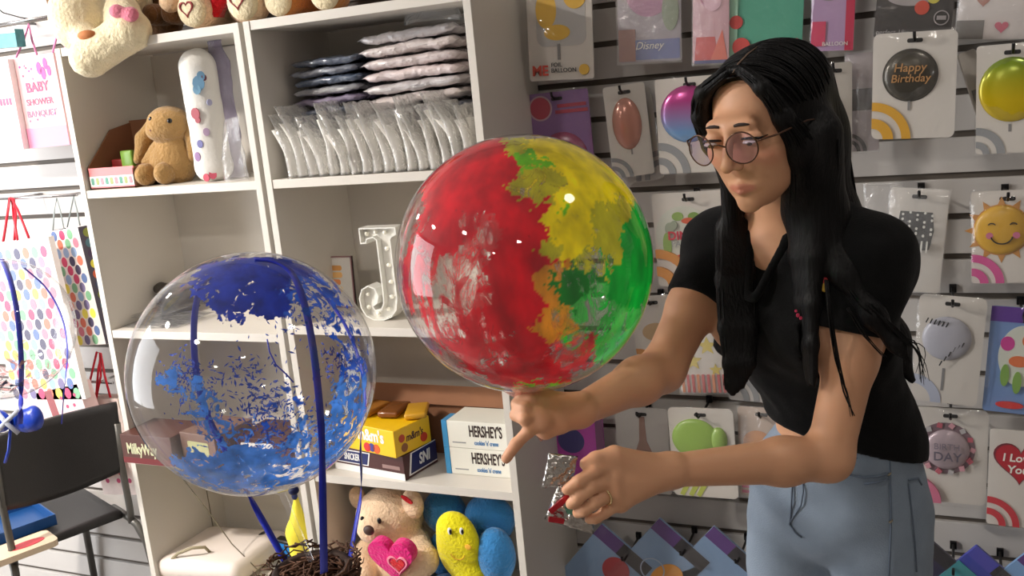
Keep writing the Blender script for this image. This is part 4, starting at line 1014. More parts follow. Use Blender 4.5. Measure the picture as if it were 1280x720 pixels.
for x, y, r in ((.62, .62, .2), (.30, .42, .2), (.75, .3, .13)):
    st = [(x * c.w + (r if i % 2 == 0 else r * .45) * c.w * math.cos(math.pi / 2 + math.pi * i / 5), y * c.h + (r if i % 2 == 0 else r * .45) * c.w * math.sin(math.pi / 2 + math.pi * i / 5)) for i in range(10)]
    c.poly('star_print', st, P('star_yellow', (206, 184, 60)))
for i in range(9): c.rect('red_stripe', .04 + .105 * i, .0, .09 + .105 * i, .24, P('stripe_red', (190, 60, 60)) if i % 3 else P('stripe_orange', (210, 120, 60)))
c.done(.014, M_wrap)
c = Card('balloon_package', 'white package between the big balloon and her upper arm', (786, 372), (842, 368), (792, 470), .08, M_cw); c.disc('tan_print', .5, .55, .3, P('print_sand', (190, 160, 120)), .2); c.arcs(M_oarc); c.done(.012)
c = Card('balloon_package', 'grey wrapped package seen between her hair lock and her waist', (912, 392), (976, 396), (920, 500), .07, M_cg); c.arcs(M_garc); c.ball('balloon_print', .5, .6, .3, P('print_silverblue', (150, 156, 166), .2, metal=.4)); c.done(.012)
# ---- fifth row
c = Card('balloon_package', 'magenta package with a dark blue disc behind the hands', (688, 508), (752, 512), (690, 600), .08, P('magenta_card', (190, 50, 176)))
c.disc('blue_disc', .36, .56, .26, P('print_deepblue', (56, 48, 130)), .24); c.rect('purple_edge', .85, 0, 1, 1, P('print_plum', (120, 60, 110))); c.done(.01)
c = Card('balloon_package', 'grey package with a bottle shaped balloon above the left forearm', (768, 508), (834, 512), (770, 612), .07, M_cg)
c.poly('bottle_print', [(x * c.w, y * c.h) for x, y in ((.32, .15), (.72, .15), (.72, .42), (.58, .62), (.56, .9), (.46, .9), (.44, .62), (.32, .42))], P('bottle_brown', (150, 116, 104), .3)); c.rect('bottle_label', .34, .2, .7, .36, P('print_lightgrey', (156, 150, 150))); c.done(.01)
c = Card('balloon_package', 'white package with an apple green balloon above the left forearm', (834, 509), (916, 512), (838, 618), .10, M_cw, rad=.012)
c.ball('balloon_print', .40, .66, .36, P('apple_green_foil', (144, 178, 80), .3), .32); c.ball('balloon_print', .76, .66, .13, P('apple_green_foil2', (150, 182, 92), .3), .2)
for x in (.16, .3, .42): c.poly('ribbon_print', [((x - .06) * c.w, .02 * c.h), ((x + .0) * c.w, .0 * c.h), ((x + .12) * c.w, .14 * c.h), ((x + .04) * c.w, .16 * c.h)], P('ribbon_green', (186, 196, 84)))
c.done(.014)
c = Card('balloon_package', 'clear package with orange and red print in front of her waist', (922, 508), (982, 512), (926, 618), .08, P('peach_card', (196, 176, 160)))
c.disc('orange_print', .4, .62, .3, P('print_orange', (206, 140, 80)), .25); c.disc('red_print', .2, .4, .14, P('print_scarlet', (206, 52, 50)), .2)
for i in range(4): c.rect('magenta_stripe', .05, .03 + .06 * i, .6, .06 + .06 * i, P('stripe_magenta', (190, 60, 110)))
c.done(.014, M_wrap)
c = Card('balloon_package', 'white package with a chevron rimmed BIRTH DAY balloon beside the jeans', (1142, 508), (1236, 514), (1146, 624), .09, M_cw, rad=.012)
c.disc('chevron_rim', .44, .58, .40, P('rim_mauve', (120, 96, 104)))
for i in range(28):
    a = 2 * math.pi * i / 28; cx_, cy_ = .44 * c.w + .365 * c.w * math.cos(a), .58 * c.h + .365 * c.w * math.sin(a)
    d = .05 * c.w
    c.poly('chevron', [(cx_ + d * math.cos(a + k_), cy_ + d * math.sin(a + k_)) for k_ in (0.3, 1.9, 3.5, 5.1)], [P('chev_pink', (206, 150, 160)), P('chev_grey', (180, 176, 176)), P('chev_red', (186, 90, 104))][i % 3]) if i % 2 == 0 else None
c.ball('balloon_print', .46, .57, .31, P('silver_pink_foil', (184, 166, 172), .25, metal=.2))
c.text('BIRTH', .46, .625, .13, P('print_slate', (120, 110, 124)), lift=.010); c.text('DAY', .47, .52, .19, P('print_slate2', (92, 84, 100)), bold=.01, lift=.0108)
c.arcs(M_prose, rs=((.40, .28), (.18, .06))); c.done(.016)
c = Card('balloon_package', 'white package with a red I Love You heart at the right edge', (1238, 536), (1312, 542), (1240, 655), .12, M_cw, hooked=False)
c.poly('heart_rim', heart(.54 * c.w, .66 * c.h, .50 * c.w), P('heart_maroon', (110, 20, 36), .3)); o_ = c.poly('heart_print', heart(.54 * c.w, .66 * c.h, .46 * c.w), P('heart_red', (190, 28, 48), .25, metal=.2))
c.text('I Love', .5, .72, .22, M_whiteprint, bold=.02, shear=.1); c.text('You', .5, .60, .22, M_whiteprint, bold=.02, shear=.1); c.arcs(M_rarc, rs=((.58, .46), (.34, .22))); c.done()
# ---- bottom row: slanted blue packages on long hooks
Mb = P('powder_blue_pack', (124, 152, 186), .4, var=.08, vscale=6); Mh = P('header_violet', (84, 44, 120)); Mhd = P('header_black', (30, 26, 34))
def slant(label, tl, deco, m=Mb, head=Mh, ang=41, wpx=84, hpx=150, dy=.10, headw=1.0):
    ca, sa_ = math.cos(math.radians(ang)), math.sin(math.radians(ang))
    c = Card('balloon_package', label, tl, (tl[0] + wpx * ca, tl[1] + wpx * sa_), (tl[0] - hpx * sa_, tl[1] + hpx * ca), dy, m, hooked=False, rad=.003, thick=.008)
    c.rect('header', 0, .90, .45, 1.0, head); c.rect('header_end', .45, .90, 1.0, 1.0, Mhd)
    hk = c.fr.P(c.w * .6, c.h * .95); hook(hk.x, hk.z, hk.y - .03)
    deco(c); c.done(.008)
def deco1(c): c.disc('cherry_print', .62, .80, .22, P('print_cherry', (170, 30, 44))); c.rect('plum_print', .6, .5, .8, .62, P('print_plum', (120, 60, 110)))
def deco2(c):
    c.disc('orange_print', .72, .66, .24, P('print_tangerine', (222, 150, 50)), .34); c.ring('cup_print', .45, .66, .2, .18, P('print_iceblue', (160, 176, 200)))
def deco3(c):
    c.poly('melon_rind', [(.40 * c.w, .60 * c.h), (.75 * c.w, .50 * c.h), (.80 * c.w, .84 * c.h)], P('melon_green', (90, 140, 60))); c.poly('melon_pith', [(.45 * c.w, .60 * c.h), (.75 * c.w, .53 * c.h), (.80 * c.w, .84 * c.h)], P('melon_pale', (206, 206, 150))); c.poly('melon_flesh', [(.50 * c.w, .61 * c.h), (.75 * c.w, .55 * c.h), (.80 * c.w, .84 * c.h)], P('melon_red', (206, 44, 52)))
slant('leftmost slanted blue package, with a red cherry print, under the foil packets', (752, 655), deco1)
slant('slanted blue package with an orange drink print under the left hand', (824, 648), deco2)
slant('slanted blue package with a watermelon slice print beside her jeans', (892, 658), deco3)
slant('dark navy slanted package with orange stripe right of the jeans', (1160, 672), lambda c: c.rect('orange_stripe', 0, .6, .2, .95, P('print_tangerine', (222, 150, 50))), P('navy_pack', (34, 30, 64), .35), Mhd)
slant('teal and blue slanted package in the bottom right corner', (1221, 682), lambda c: (c.rect('teal_panel', 0, .0, .5, .82, P('print_teal', (40, 150, 160))), c.text('fun', .7, .78, .24, M_whiteprint, shear=.2)), P('royal_blue_pack', (50, 62, 160), .35), P('header_blueviolet', (70, 70, 170)))
slant('pale blue slanted package cut by the right edge of the view', (1284, 690), lambda c: None, P('ice_blue_pack', (120, 160, 205), .35))

# ================================================================== GIFT BAGS ON THE LEFT
M_rod_y = WALL_Y - 0.10
def handles(t, pts_list, m, r=.0022):
    for pts in pts_list: obj('handle', MB().tube([at(*p_) for p_ in pts], r, 6), m, t, True)
def bag(label, TL, TR, BL, dy, depth, m, side=None, mside=None, name='gift_bag', group='gift bags on the left wall'):
    Y = WALL_Y - dy
    tl, tr, bl = at(*TL, Y), at(*TR, Y), at(*BL, Y)
    x = (tr - tl).normalized(); y = tl - bl; y = (y - x * y.dot(x)); h = y.length; y.normalize(); w = (tr - tl).length
    fr = Fr(tl - y * h, x, y)
    t = thing(name, label, 'gift bag', fr.P(w / 2, 0), group)
    obj('front', MB().prism([(0, 0), (w, 0), (w, h), (0, h)], fr, -.0012, 0), m, t)
    obj('back', MB().prism([(0, 0), (w, 0), (w, h), (0, h)], fr, -depth, -depth + .0012), m, t)
    for xx in (0, w - .0012): obj('gusset', MB().prism([(xx, 0), (xx + .0012, 0), (xx + .0012, h), (xx, h)], fr, -depth + .0012, -.0012), mside or m, t)
    obj('base', MB().prism([(0, 0), (w, 0), (w, .0012), (0, .0012)], fr, -depth + .0012, -.0012), m, t)
    return t, fr, w, h
M_wbag = P('white_bag_paper', (236, 228, 224), .35)
M_grey_cord = P('grey_cord', (150, 160, 160), .6); M_red_rib = P('red_ribbon', (206, 24, 48), .4)
DOTS = [P('dot_%d' % i, c, .4) for i, c in enumerate(((210, 70, 110), (96, 120, 170), (126, 180, 140), (242, 226, 90), (70, 66, 96), (226, 130, 150), (150, 176, 214), (226, 120, 96), (120, 110, 150)))]
disc_me = {}
def dots(t, fr, w, h, pitch, rx, ry, seed, off=0.0005):
    rg = random.Random(seed)
    base = MB().prism(circle(0, 0, rx, 14, ry), Fr((0, 0, 0), (1, 0, 0), (0, 0, 1)), 0, off)
    row = 0; yv = ry * 1.1
    while yv < h - ry * .8:
        xv = rx * 1.2 + (pitch / 2 if row % 2 else 0)
        while xv < w - rx:
            k = rg.randrange(9)
            if k not in disc_me or True:
                key = (round(rx, 4), k)
                if key not in disc_me:
                    me = bpy.data.meshes.new('dot'); me.from_pydata(base.v, [], base.f); me.materials.append(DOTS[k]); disc_me[key] = me
            o = bpy.data.objects.new('dot', disc_me[key]); col.objects.link(o)
            M = Matrix((fr.x, -fr.n, fr.y)).transposed().to_4x4(); M.translation = fr.P(xv, yv)
            o.parent = t; o.matrix_parent_inverse = WM[t.name].inverted(); o.matrix_basis = M
            xv += pitch
        yv += pitch * .82; row += 1
obj('wire_hook', MB().tube([at(-8, 6, 2.12), at(4, 16, 2.1), at(26, 22, 2.1), at(44, 25, 2.12), at(62, 21, 2.15), at(68, 4, 2.19)], .0022, 8), M_hook, wall, True)
# rods holding the bags
for lab, a_, b_ in (('lower', (-20, 250), (96, 242)), ('upper', (-20, 34), (66, 24)), ('bottom', (-20, 470), (134, 440))):
    pa, pb = at(*a_, M_rod_y), at(*b_, M_rod_y); pb.z = pa.z
    g = MB().tube([pa, pb], .0045, 10)
    for f_ in (0.35, .9):
        q = pa.lerp(pb, f_); g.tube([(q.x, M_rod_y, q.z), (q.x, WALL_Y - .002, q.z)], .004, 8)
    obj('hang_rod', g, M_chrome, wall, True)
t, fr, w, h = bag('polka dot gift bag with grey cord handles beside the shelf unit', (62, 289), (97, 284), (76, 434), .13, .06, M_wbag, mside=P('dark_gusset', (60, 52, 66), .4))
dots(t, fr, w, h, .0330, .0115, .0155, 3)
gs = Fr(fr.P(w, 0, 0), -fr.n, fr.y)
obj('dark_side', MB().prism([(0, 0), (.059, 0), (.059, h), (0, h)], gs, 0, .0008), P('dark_gusset', (60, 52, 66), .4), t)
for i in range(11): obj('side_dot', MB().prism(circle(.03, h - .02 - i * h / 11.3, .017, 14, .014), gs, .0008, .0014), [P('sd_olive', (120, 126, 40)), P('sd_teal', (60, 100, 110)), P('sd_purple', (58, 34, 66)), P('sd_yellow', (206, 196, 50)), P('sd_rust', (196, 82, 40)), P('sd_navy', (50, 60, 90))][i % 6], t)
handles(t, [((66, 288, 2.06), (68, 262, 2.08), (71, 248, 2.095), (75, 262, 2.08), (80, 286, 2.06)), ((84, 284, 2.08), (89, 260, 2.085), (92, 246, 2.095), (96, 262, 2.08), (100, 282, 2.08))], M_grey_cord)
t, fr, w, h = bag('larger polka dot gift bag with red ribbon handles at the left edge', (-30, 306), (60, 296), (-8, 500), .20, .02, M_wbag)
dots(t, fr, w, h, .0380, .0135, .0175, 5)
handles(t, [((4, 302, 1.995), (9, 270, 2.05), (12, 248, 2.095), (17, 248, 2.095), (20, 270, 2.05), (18, 300, 1.995)), ((22, 300, 1.995), (17, 270, 2.05), (14, 247, 2.095), (22, 262, 2.05), (36, 297, 1.995))], M_red_rib, .004)
M_pinkbag = P('blush_pink_bag', (232, 186, 188), .35); M_ppanel = P('pink_panel', (228, 140, 170), .4); M_mag = P('magenta_shoes', (176, 60, 140), .4); M_rose = P('rose_letters', (196, 70, 110), .4)
t, fr, w, h = bag('pink BABY gift bag with magenta bootees hanging beside the shelf', (13, 74), (66, 66), (32, 186), .14, .05, M_pinkbag)
obj('pink_band', MB().prism([(0, 0), (w, 0), (w, .22 * h), (0, .22 * h)], fr, 0, .0008), M_ppanel, t)
for x, y, r in ((.62, .86, .012), (.78, .90, .011), (.70, .80, .012), (.84, .82, .010)): obj('bootee_print', MB().prism(circle(x * w, y * h, r * .8, 14, r * 1.5), fr, 0, .0010), M_mag, t)
obj('lettering', text_into(MB(), 'BABY', fr, .5 * w, .66 * h, .038, .0006, bold=.03), M_rose, t)
obj('lettering', text_into(MB(), 'SHOWER', fr, .5 * w, .50 * h, .026, .0006, bold=.01), M_rose, t)
obj('lettering', text_into(MB(), 'BANQUET', fr, .5 * w, .37 * h, .026, .0006, bold=.01), P('mauve_letters', (170, 120, 150)), t)
for i in range(12):
    x, y = random.uniform(.08, .92), random.choice((random.uniform(.28, .36), random.uniform(.74, .95), random.uniform(.55, .7)))
    obj('confetti_print', MB().prism(circle(x * w, y * h, .0035, 8), fr, 0, .0009), [M_mag, P('mauve_letters', (170, 120, 150)), M_rose][i % 3], t)
handles(t, [((66, 66, 2.055), (72, 40, 2.08), (76, 28, 2.095), (79, 44, 2.08), (82, 62, 2.055)), ((20, 72, 2.055), (30, 50, 2.08), (36, 30, 2.095), (40, 50, 2.08), (46, 68, 2.055))], P('pink_cord', (222, 130, 180), .5), .003)
t, fr, w, h = bag('white and pale blue gift bag cut by the left edge of the view', (-40, 80), (9, 74), (-20, 190), .16, .05, P('white_bag_gloss', (240, 236, 236), .3))
obj('blue_band', MB().prism([(0, 0), (w, 0), (w, .2 * h), (0, .2 * h)], fr, 0, .0008), P('baby_blue_band', (176, 210, 230), .4), t)
for i in range(4): obj('letter_print', MB().prism(rrect((.62 + .08 * i) * w, .5 * h, (.68 + .08 * i) * w, .58 * h, .003, 2), fr, 0, .0008), M_rose, t)
t, fr, w, h = bag('small teal gift bag at the top left corner of the view', (-25, 40), (18, 36), (-20, 62), .17, .03, P('teal_bag', (70, 140, 148), .3, var=.3, vscale=40))
obj('pale_band', MB().prism([(0, .8 * h), (w, .8 * h), (w, h), (0, h)], fr, 0, .0008), P('pale_teal', (200, 220, 220), .4), t)
t, fr, w, h = bag('white gift bag with red ribbon handles behind the black chair', (100, 500), (146, 498), (122, 618), .12, .05, P('cream_print_bag', (232, 214, 206), .4, var=.12, vscale=30))
for i in range(7): obj('flower_print', MB().prism(circle((.2 + .1 * i) * w, (.15 + .08 * (i % 3)) * h, .008, 10), fr, 0, .0008), [M_rose, M_red_rib, P('mauve_letters', (170, 120, 150))][i % 3], t)
handles(t, [((106, 500, 2.075), (114, 470, 2.085), (121, 440, 2.095), (125, 441, 2.095), (126, 470, 2.085), (120, 499, 2.075)), ((120, 499, 2.075), (123, 460, 2.085), (126, 442, 2.095), (131, 470, 2.085), (138, 497, 2.075))], M_red_rib, .0035)
t, fr, w, h = bag('pale pink gift bag with a brown stripe below the clear balloon', (44, 492), (96, 480), (62, 610), .20, .05, P('shell_pink_bag', (240, 206, 204), .4))
obj('brown_stripe', MB().prism([(.22 * w, 0), (.38 * w, 0), (.38 * w, h), (.22 * w, h)], fr, 0, .0008), P('brown_stripe', (150, 80, 84), .5), t)
for i in range(5): obj('flower_print', MB().prism(circle((.55 + .08 * i) * w, (.9 - .1 * (i % 2)) * h, .006, 10), fr, 0, .0008), M_rose, t)
handles(t, [((70, 486, 1.995), (80, 466, 2.05), (84, 454, 2.09), (88, 468, 2.05), (90, 482, 1.995))], P('pink_cord', (222, 130, 180), .5), .002)

# ================================================================== BLACK CHAIR
M_chair = mat('black_moulded_plastic', (30, 28, 28), 0.45, bump=0.15, bscale=300)
M_tube = mat('grey_steel_tube', (92, 90, 86), 0.4, metal=0.5)
def onz(u, v, z):
    d = ray(u, v); return CAM + d * ((z - CAM.z) / d.z)
SEAT = 0.455
pr, pl = onz(160, 640, SEAT), onz(14, 694, SEAT)
ch_x = (pr - pl); cw = ch_x.length; ch_x.normalize()               # along the back edge of the seat, left to right
ch_f = Vector((0, 0, 1)).cross(ch_x).normalized()                  # forward of the chair, away from the camera
if ch_f.x > 0: ch_f = -ch_f
t = thing('stacking_chair', 'black plastic chair with grey tube frame below the gift bags', 'chair', (pl + pr) / 2 + ch_f * .2 - Vector((0, 0, SEAT)))
def C(a, b_, z): return pl + ch_x * (a * cw) + ch_f * b_ + Vector((0, 0, z - SEAT))
g = MB()
g.grid(lambda a, b_: C(.04 + .92 * a, .015 + .40 * b_, SEAT + .004 - .012 * math.sin(math.pi * a) * math.sin(math.pi * b_) - .02 * max(0, b_ - .85) / .15), 12, 12)
so = obj('seat', g, M_chair, t, True); md = so.modifiers.new('solid', 'SOLIDIFY'); md.thickness = .022; md.offset = -1
BT_r, BT_l = .83, .83
def Bk(a, zf):
    z = (SEAT + .145) + zf * .22
    bow = -.035 * math.sin(math.pi * a)
    return C(-.02 + 1.04 * a, -.02 + bow * -1 - .035 * zf, z - (.028 * math.sin(math.pi * a) * (1 - zf)))
g = MB(); g.grid(Bk, 16, 10)
so = obj('backrest', g, M_chair, t, True); md = so.modifiers.new('solid', 'SOLIDIFY'); md.thickness = .016; md.offset = 0
for a, sg in ((0.0, -1), (1.0, 1)):
    obj('back_post', MB().tube([C(a, -.015, SEAT - .03), C(a, -.022, SEAT + .02), C(a, -.02, SEAT + .16), C(a, -.045, SEAT + .30)], .0105, 10), M_tube, t, True)
    obj('leg', MB().tube([C(a, .12, SEAT - .016), C(a, .0, SEAT - .018), C(a + sg * .02, -.035, SEAT - .035), C(a + sg * .05, -.06, SEAT - .09), C(a + sg * .08, -.12, .012)], .0115, 10), M_tube, t, True)
    obj('leg', MB().tube([C(a - sg * .06, .10, SEAT - .018), C(a - sg * .06, .34, SEAT - .02), C(a - sg * .05, .37, SEAT - .05), C(a - sg * .02, .42, .012)], .0115, 10), M_tube, t, True)
obj('cross_bar', MB().tube([C(.0, .12, SEAT - .018), C(1.0, .12, SEAT - .018)], .009, 8), M_tube, t, True)
# things on the seat
zz = SEAT + .0055
q = C(.22, .20, zz)
t = thing('blue_tray', 'blue tray lying on the seat of the black chair', 'tray', q)
Mx = Matrix((ch_x, ch_f, Vector((0, 0, 1)))).transposed()
obj('bottom', MB().box(q + Vector((0, 0, .003)), (cw * .5, .22, .006), Mx, bev=.001), P('ocean_blue_plastic', (24, 72, 128), .4), t)
for sx_, sy_, dx, dy in ((0, -.108, cw * .5, .004), (0, .108, cw * .5, .004), (-cw * .248, 0, .004, .22), (cw * .248, 0, .004, .22)):
    obj('rim', MB().box(q + ch_x * sx_ + ch_f * sy_ + Vector((0, 0, .017)), (dx, dy, .034), Mx, bev=.001), P('ocean_blue_plastic', (24, 72, 128), .4), t)
q = C(.10, .0, zz) - ch_f * .02 - ch_x * .04
t = thing('wooden_board', 'pale wooden board with a red painted oval on the near side of the chair', 'board', q)
fr = Fr(q + Vector((0, 0, .001)), ch_x, -ch_f * -1)
obj('board', MB().prism(rrect(-.16, -.05, .12, .06, .02), Fr(q, ch_x, ch_f), 0.0, .018), P('pale_pine', (206, 186, 160), .6, var=.08), t)
obj('red_oval', MB().prism(circle(.045, .0, .05, 24, .022), Fr(q, ch_x, ch_f), .018, .0195), P('red_enamel', (196, 28, 48), .35), t)
# blue bow with silver cross left of the chair
q = atd(14, 526, 2.55)
t = thing('blue_bow', 'shiny blue ribbon bow behind the chair back at the left edge', 'bow', q)
for sg in (-1, 1):
    b = Blob(.01); b.ell(q + cr * (sg * .036), (.046, .02, .032)).ell(q + cr * (sg * .062) + cu * .008, (.026, .018, .034)); sdf_obj('loop', b, P('royal_blue_satin', (24, 60, 170), .3, bump=.3, bscale=40), .005, t)
obj('knot', MB().tube([q + cr * .03 + cu * .03 - cf * .02, q - cf * .03, q - cr * .03 - cu * .03 - cf * .02], .006, 8), P('silver_cord', (180, 186, 200), .3), t, True)
obj('knot', MB().tube([q - cr * .03 + cu * .03 - cf * .02, q - cf * .03, q + cr * .03 - cu * .03 - cf * .02], .006, 8), P('silver_cord', (180, 186, 200), .3), t, True)
obj('streamer', MB().tube([q, q - cu * .08 + ch_f * .02, q - cu * .12 + ch_f * .05], .004, 6), P('royal_blue_satin', (24, 60, 170), .3), t, True)

# ================================================================== BALLOONS
def balloon_shell():
    return film('clear_balloon_skin', haze=0.035, gloss=1.15, rough=0.03, bump=0.04, bscale=4, ior=1.38, hazecol=(225, 225, 230))
M_skin = balloon_shell()
def paint_mat(name, edge=0.35, nscale=26, translucent=0.35, rough=0.4, stretch=(1, 1, 1), detail=6):
    """paint streaks on the inside of a clear balloon: colour and cover come from the mesh, ragged edges from noise"""
    m = bpy.data.materials.new(name); m.use_nodes = True; nt = m.node_tree
    for n in list(nt.nodes): nt.nodes.remove(n)
    out = nt.nodes.new('ShaderNodeOutputMaterial')
    a = nt.nodes.new('ShaderNodeAttribute'); a.attribute_name = 'paint'
    tc = nt.nodes.new('ShaderNodeTexCoord'); mp = nt.nodes.new('ShaderNodeMapping'); mp.inputs['Scale'].default_value = stretch
    nt.links.new(tc.outputs['Object'], mp.inputs[0])
    n = nt.nodes.new('ShaderNodeTexNoise'); n.inputs['Scale'].default_value = nscale; n.inputs['Detail'].default_value = detail; n.inputs['Roughness'].default_value = 0.65; n.inputs['Distortion'].default_value = 1.2
    nt.links.new(mp.outputs[0], n.inputs['Vector'])
    ad = nt.nodes.new('ShaderNodeMath'); ad.operation = 'ADD'
    nt.links.new(a.outputs['Alpha'], ad.inputs[0]); nt.links.new(n.outputs['Fac'], ad.inputs[1])
    mr = nt.nodes.new('ShaderNodeMapRange'); mr.interpolation_type = 'SMOOTHSTEP'
    mr.inputs['From Min'].default_value = 1.0 - edge * .5; mr.inputs['From Max'].default_value = 1.0 + edge * .5
    nt.links.new(ad.outputs[0], mr.inputs['Value'])
    di = nt.nodes.new('ShaderNodeBsdfDiffuse'); tl = nt.nodes.new('ShaderNodeBsdfTranslucent'); tr = nt.nodes.new('ShaderNodeBsdfTransparent')
    n2 = nt.nodes.new('ShaderNodeTexNoise'); n2.inputs['Scale'].default_value = nscale * .9; n2.inputs['Detail'].default_value = 7
    nt.links.new(mp.outputs[0], n2.inputs['Vector'])
    hs = nt.nodes.new('ShaderNodeHueSaturation'); v = nt.nodes.new('ShaderNodeMapRange'); v.inputs['From Min'].default_value = .3; v.inputs['From Max'].default_value = .7; v.inputs['To Min'].default_value = .6; v.inputs['To Max'].default_value = 1.45
    nt.links.new(n2.outputs['Fac'], v.inputs['Value']); nt.links.new(v.outputs[0], hs.inputs['Value']); nt.links.new(a.outputs['Color'], hs.inputs['Color'])
    nt.links.new(hs.outputs[0], di.inputs[0]); nt.links.new(hs.outputs[0], tl.inputs[0])
    m1 = nt.nodes.new('ShaderNodeMixShader'); m1.inputs[0].default_value = translucent
    nt.links.new(di.outputs[0], m1.inputs[1]); nt.links.new(tl.outputs[0], m1.inputs[2])
    m2 = nt.nodes.new('ShaderNodeMixShader')
    nt.links.new(mr.outputs[0], m2.inputs[0]); nt.links.new(tr.outputs[0], m2.inputs[1]); nt.links.new(m1.outputs[0], m2.inputs[2])
    nt.links.new(m2.outputs[0], out.inputs[0])
    return m
def sphere_grid(c, R, M, n, m):
    """vertices of a sphere with local axes M (columns); returns MB and the local unit vectors"""
    th = np.pi * np.arange(m + 1) / m; ph = 2 * np.pi * np.arange(n) / n
    T, Pm = np.meshgrid(th, ph, indexing='ij')
    loc = np.stack([np.sin(T) * np.cos(Pm), np.cos(T), np.sin(T) * np.sin(Pm)], -1).reshape(-1, 3)   # pole along local y (up)
    return loc
def balloon(name, label, c, R, blobs, back, pm, seed=0, squash=1.0, n=400, m=200, rimclear=1.0):
    t = thing(name, label, 'balloon', c)
    # local axes: right, up, and towards the viewer's side of the shop at the time the balloon was decorated
    tow = (CAM - c).normalized(); rt = Vector((0, 0, 1)).cross(tow).normalized(); rt = (cr - tow * cr.dot(tow)).normalized(); upv = tow.cross(rt)
    M = np.array([rt, upv, tow]).T
    for nm, rad, mt, nn, mm in (('skin', R, M_skin, 96, 48), ('paint_layer', R * .992, pm, n, m)):
        if pm is None and nm == 'paint_layer': continue
        loc = sphere_grid(c, rad, M, nn, mm)
        W = loc * np.array([1, squash, 1]) * rad
        W = W @ M.T + np.array(c)
        fs = [(j * nn + i, j * nn + (i + 1) % nn, (j + 1) * nn + (i + 1) % nn, (j + 1) * nn + i) for j in range(mm) for i in range(nn)]
        me = bpy.data.meshes.new(nm); me.from_pydata([tuple(p_) for p_ in W], [], fs); me.update()
        if nm == 'paint_layer':
            W1 = np.array([noise.noise_vector(Vector(p_) * 3.2 + Vector((seed, 0, 0))) * .10 + noise.noise_vector(Vector(p_) * 9 + Vector((0, seed, 0))) * .06 + noise.noise_vector(Vector(p_) * 24) * .055 + noise.noise_vector(Vector(p_) * 60) * .032 for p_ in loc])
            X = loc[:, 0] + W1[:, 0]; Yq = loc[:, 1] + W1[:, 1]; colr = np.zeros((len(loc), 4), dtype=np.float32)
            for half, lst in ((loc[:, 2] > -.05, blobs), (loc[:, 2] <= -.05, back)):
                best = np.full(len(loc), -9.0)
                for bx, by, rx, ry, cc, al in lst:
                    sc = 1 - np.hypot((X - bx) / rx, (Yq - by) / ry)
                    m_ = half & (sc > best); best[m_] = sc[m_]
                    cov = np.where(best > -.3, al * np.clip(best * 2.4 + .75, 0, 1), 0)
                    colr[m_, :3] = cc; colr[m_, 3] = cov[m_]
            colr[:, 3] -= .16 * np.clip((np.hypot(loc[:, 0], loc[:, 1]) - .90) / .08, 0, 1) * (loc[:, 0] < .6) * rimclear
            ca = me.color_attributes.new('paint', 'FLOAT_COLOR', 'POINT'); ca.data.foreach_set('color', colr.ravel())
        link_mesh(nm, me, mt, t, True)
    return t, M, tow, rt, upv
RED = lin((216, 14, 38))[:3]; RED2 = lin((214, 60, 66))[:3]; YEL = lin((240, 226, 6))[:3]; OLV = lin((190, 190, 36))[:3]; GRN = lin((4, 182, 56))[:3]; GRN2 = lin((70, 200, 84))[:3]; ORG = lin((222, 150, 40))[:3]; LIM = lin((110, 204, 20))[:3]; DGR = lin((20, 130, 40))[:3]
bc = atd(655, 330, 1.36); bR = 162 * 1.36 / FPX * .992
red_blobs = [(-.45, .62, .48, .42, RED, .80), (-.62, .28, .40, .36, RED, .66), (-.5, -.12, .46, .42, RED2, .50), (-.72, -.1, .28, .36, RED, .53), (-.08, -.1, .28, .46, RED, .72), (-.3, -.52, .40, .34, RED, .55), (.02, -.72, .40, .26, RED, .66), (.32, -.60, .24, .2, RED2, .56), (-.05, .26, .28, .26, RED, .70), (-.3, .2, .2, .2, RED2, .58), (-.85, .3, .15, .5, RED2, .46), (-.62, -.5, .2, .3, RED, .5),
             (.30, .80, .42, .20, YEL, .80), (.5, .55, .34, .34, YEL, .72), (.32, .28, .22, .36, YEL, .70), (.62, .30, .26, .3, OLV, .64), (-.02, .84, .16, .12, OLV, .66), (.06, .74, .17, .11, LIM, .72), (.06, .54, .20, .18, OLV, .62), (.15, .12, .14, .10, OLV, .6),
             (.82, .08, .20, .38, GRN, .80), (.72, -.15, .18, .3, GRN, .70), (.70, -.5, .22, .34, GRN2, .58), (.36, -.16, .22, .14, DGR, .60), (.5, -.35, .22, .24, GRN2, .52), (.30, .38, .06, .06, LIM, .7), (.24, -.45, .20, .22, ORG, .58), (.20, -.2, .10, .22, ORG, .58), (.45, -.02, .16, .2, OLV, .48), (.1, -.92, .3, .1, LIM, .52)]
red_back = [(-.4, .3, .6, .6, RED, .50), (-.2, -.5, .6, .5, RED, .52), (.4, .6, .5, .45, YEL, .50), (.6, -.3, .45, .6, GRN, .48)]
rb, rM, rtow, rrt, rup = balloon('painted_bubble_balloon', 'large clear balloon painted red, yellow and green inside, held by the woman', bc, bR, red_blobs, red_back, paint_mat('rainbow_paint', .20, 34, .45, detail=9, stretch=(1, 1, .5)))
# neck of the balloon
nk = [atd(655, 484, 1.36), atd(656, 497, 1.36), atd(657, 508, 1.36), atd(660, 520, 1.358), atd(668, 532, 1.356), atd(682, 546, 1.35)]
obj('neck', MB().tube(nk, [.034, .014, .008, .006, .007, .010], 14), film('pinkish_neck_film', tint=(250, 225, 220), haze=.3, gloss=1.4, rough=.1, bump=.4, bscale=30, hazecol=(230, 170, 150)), rb, True)
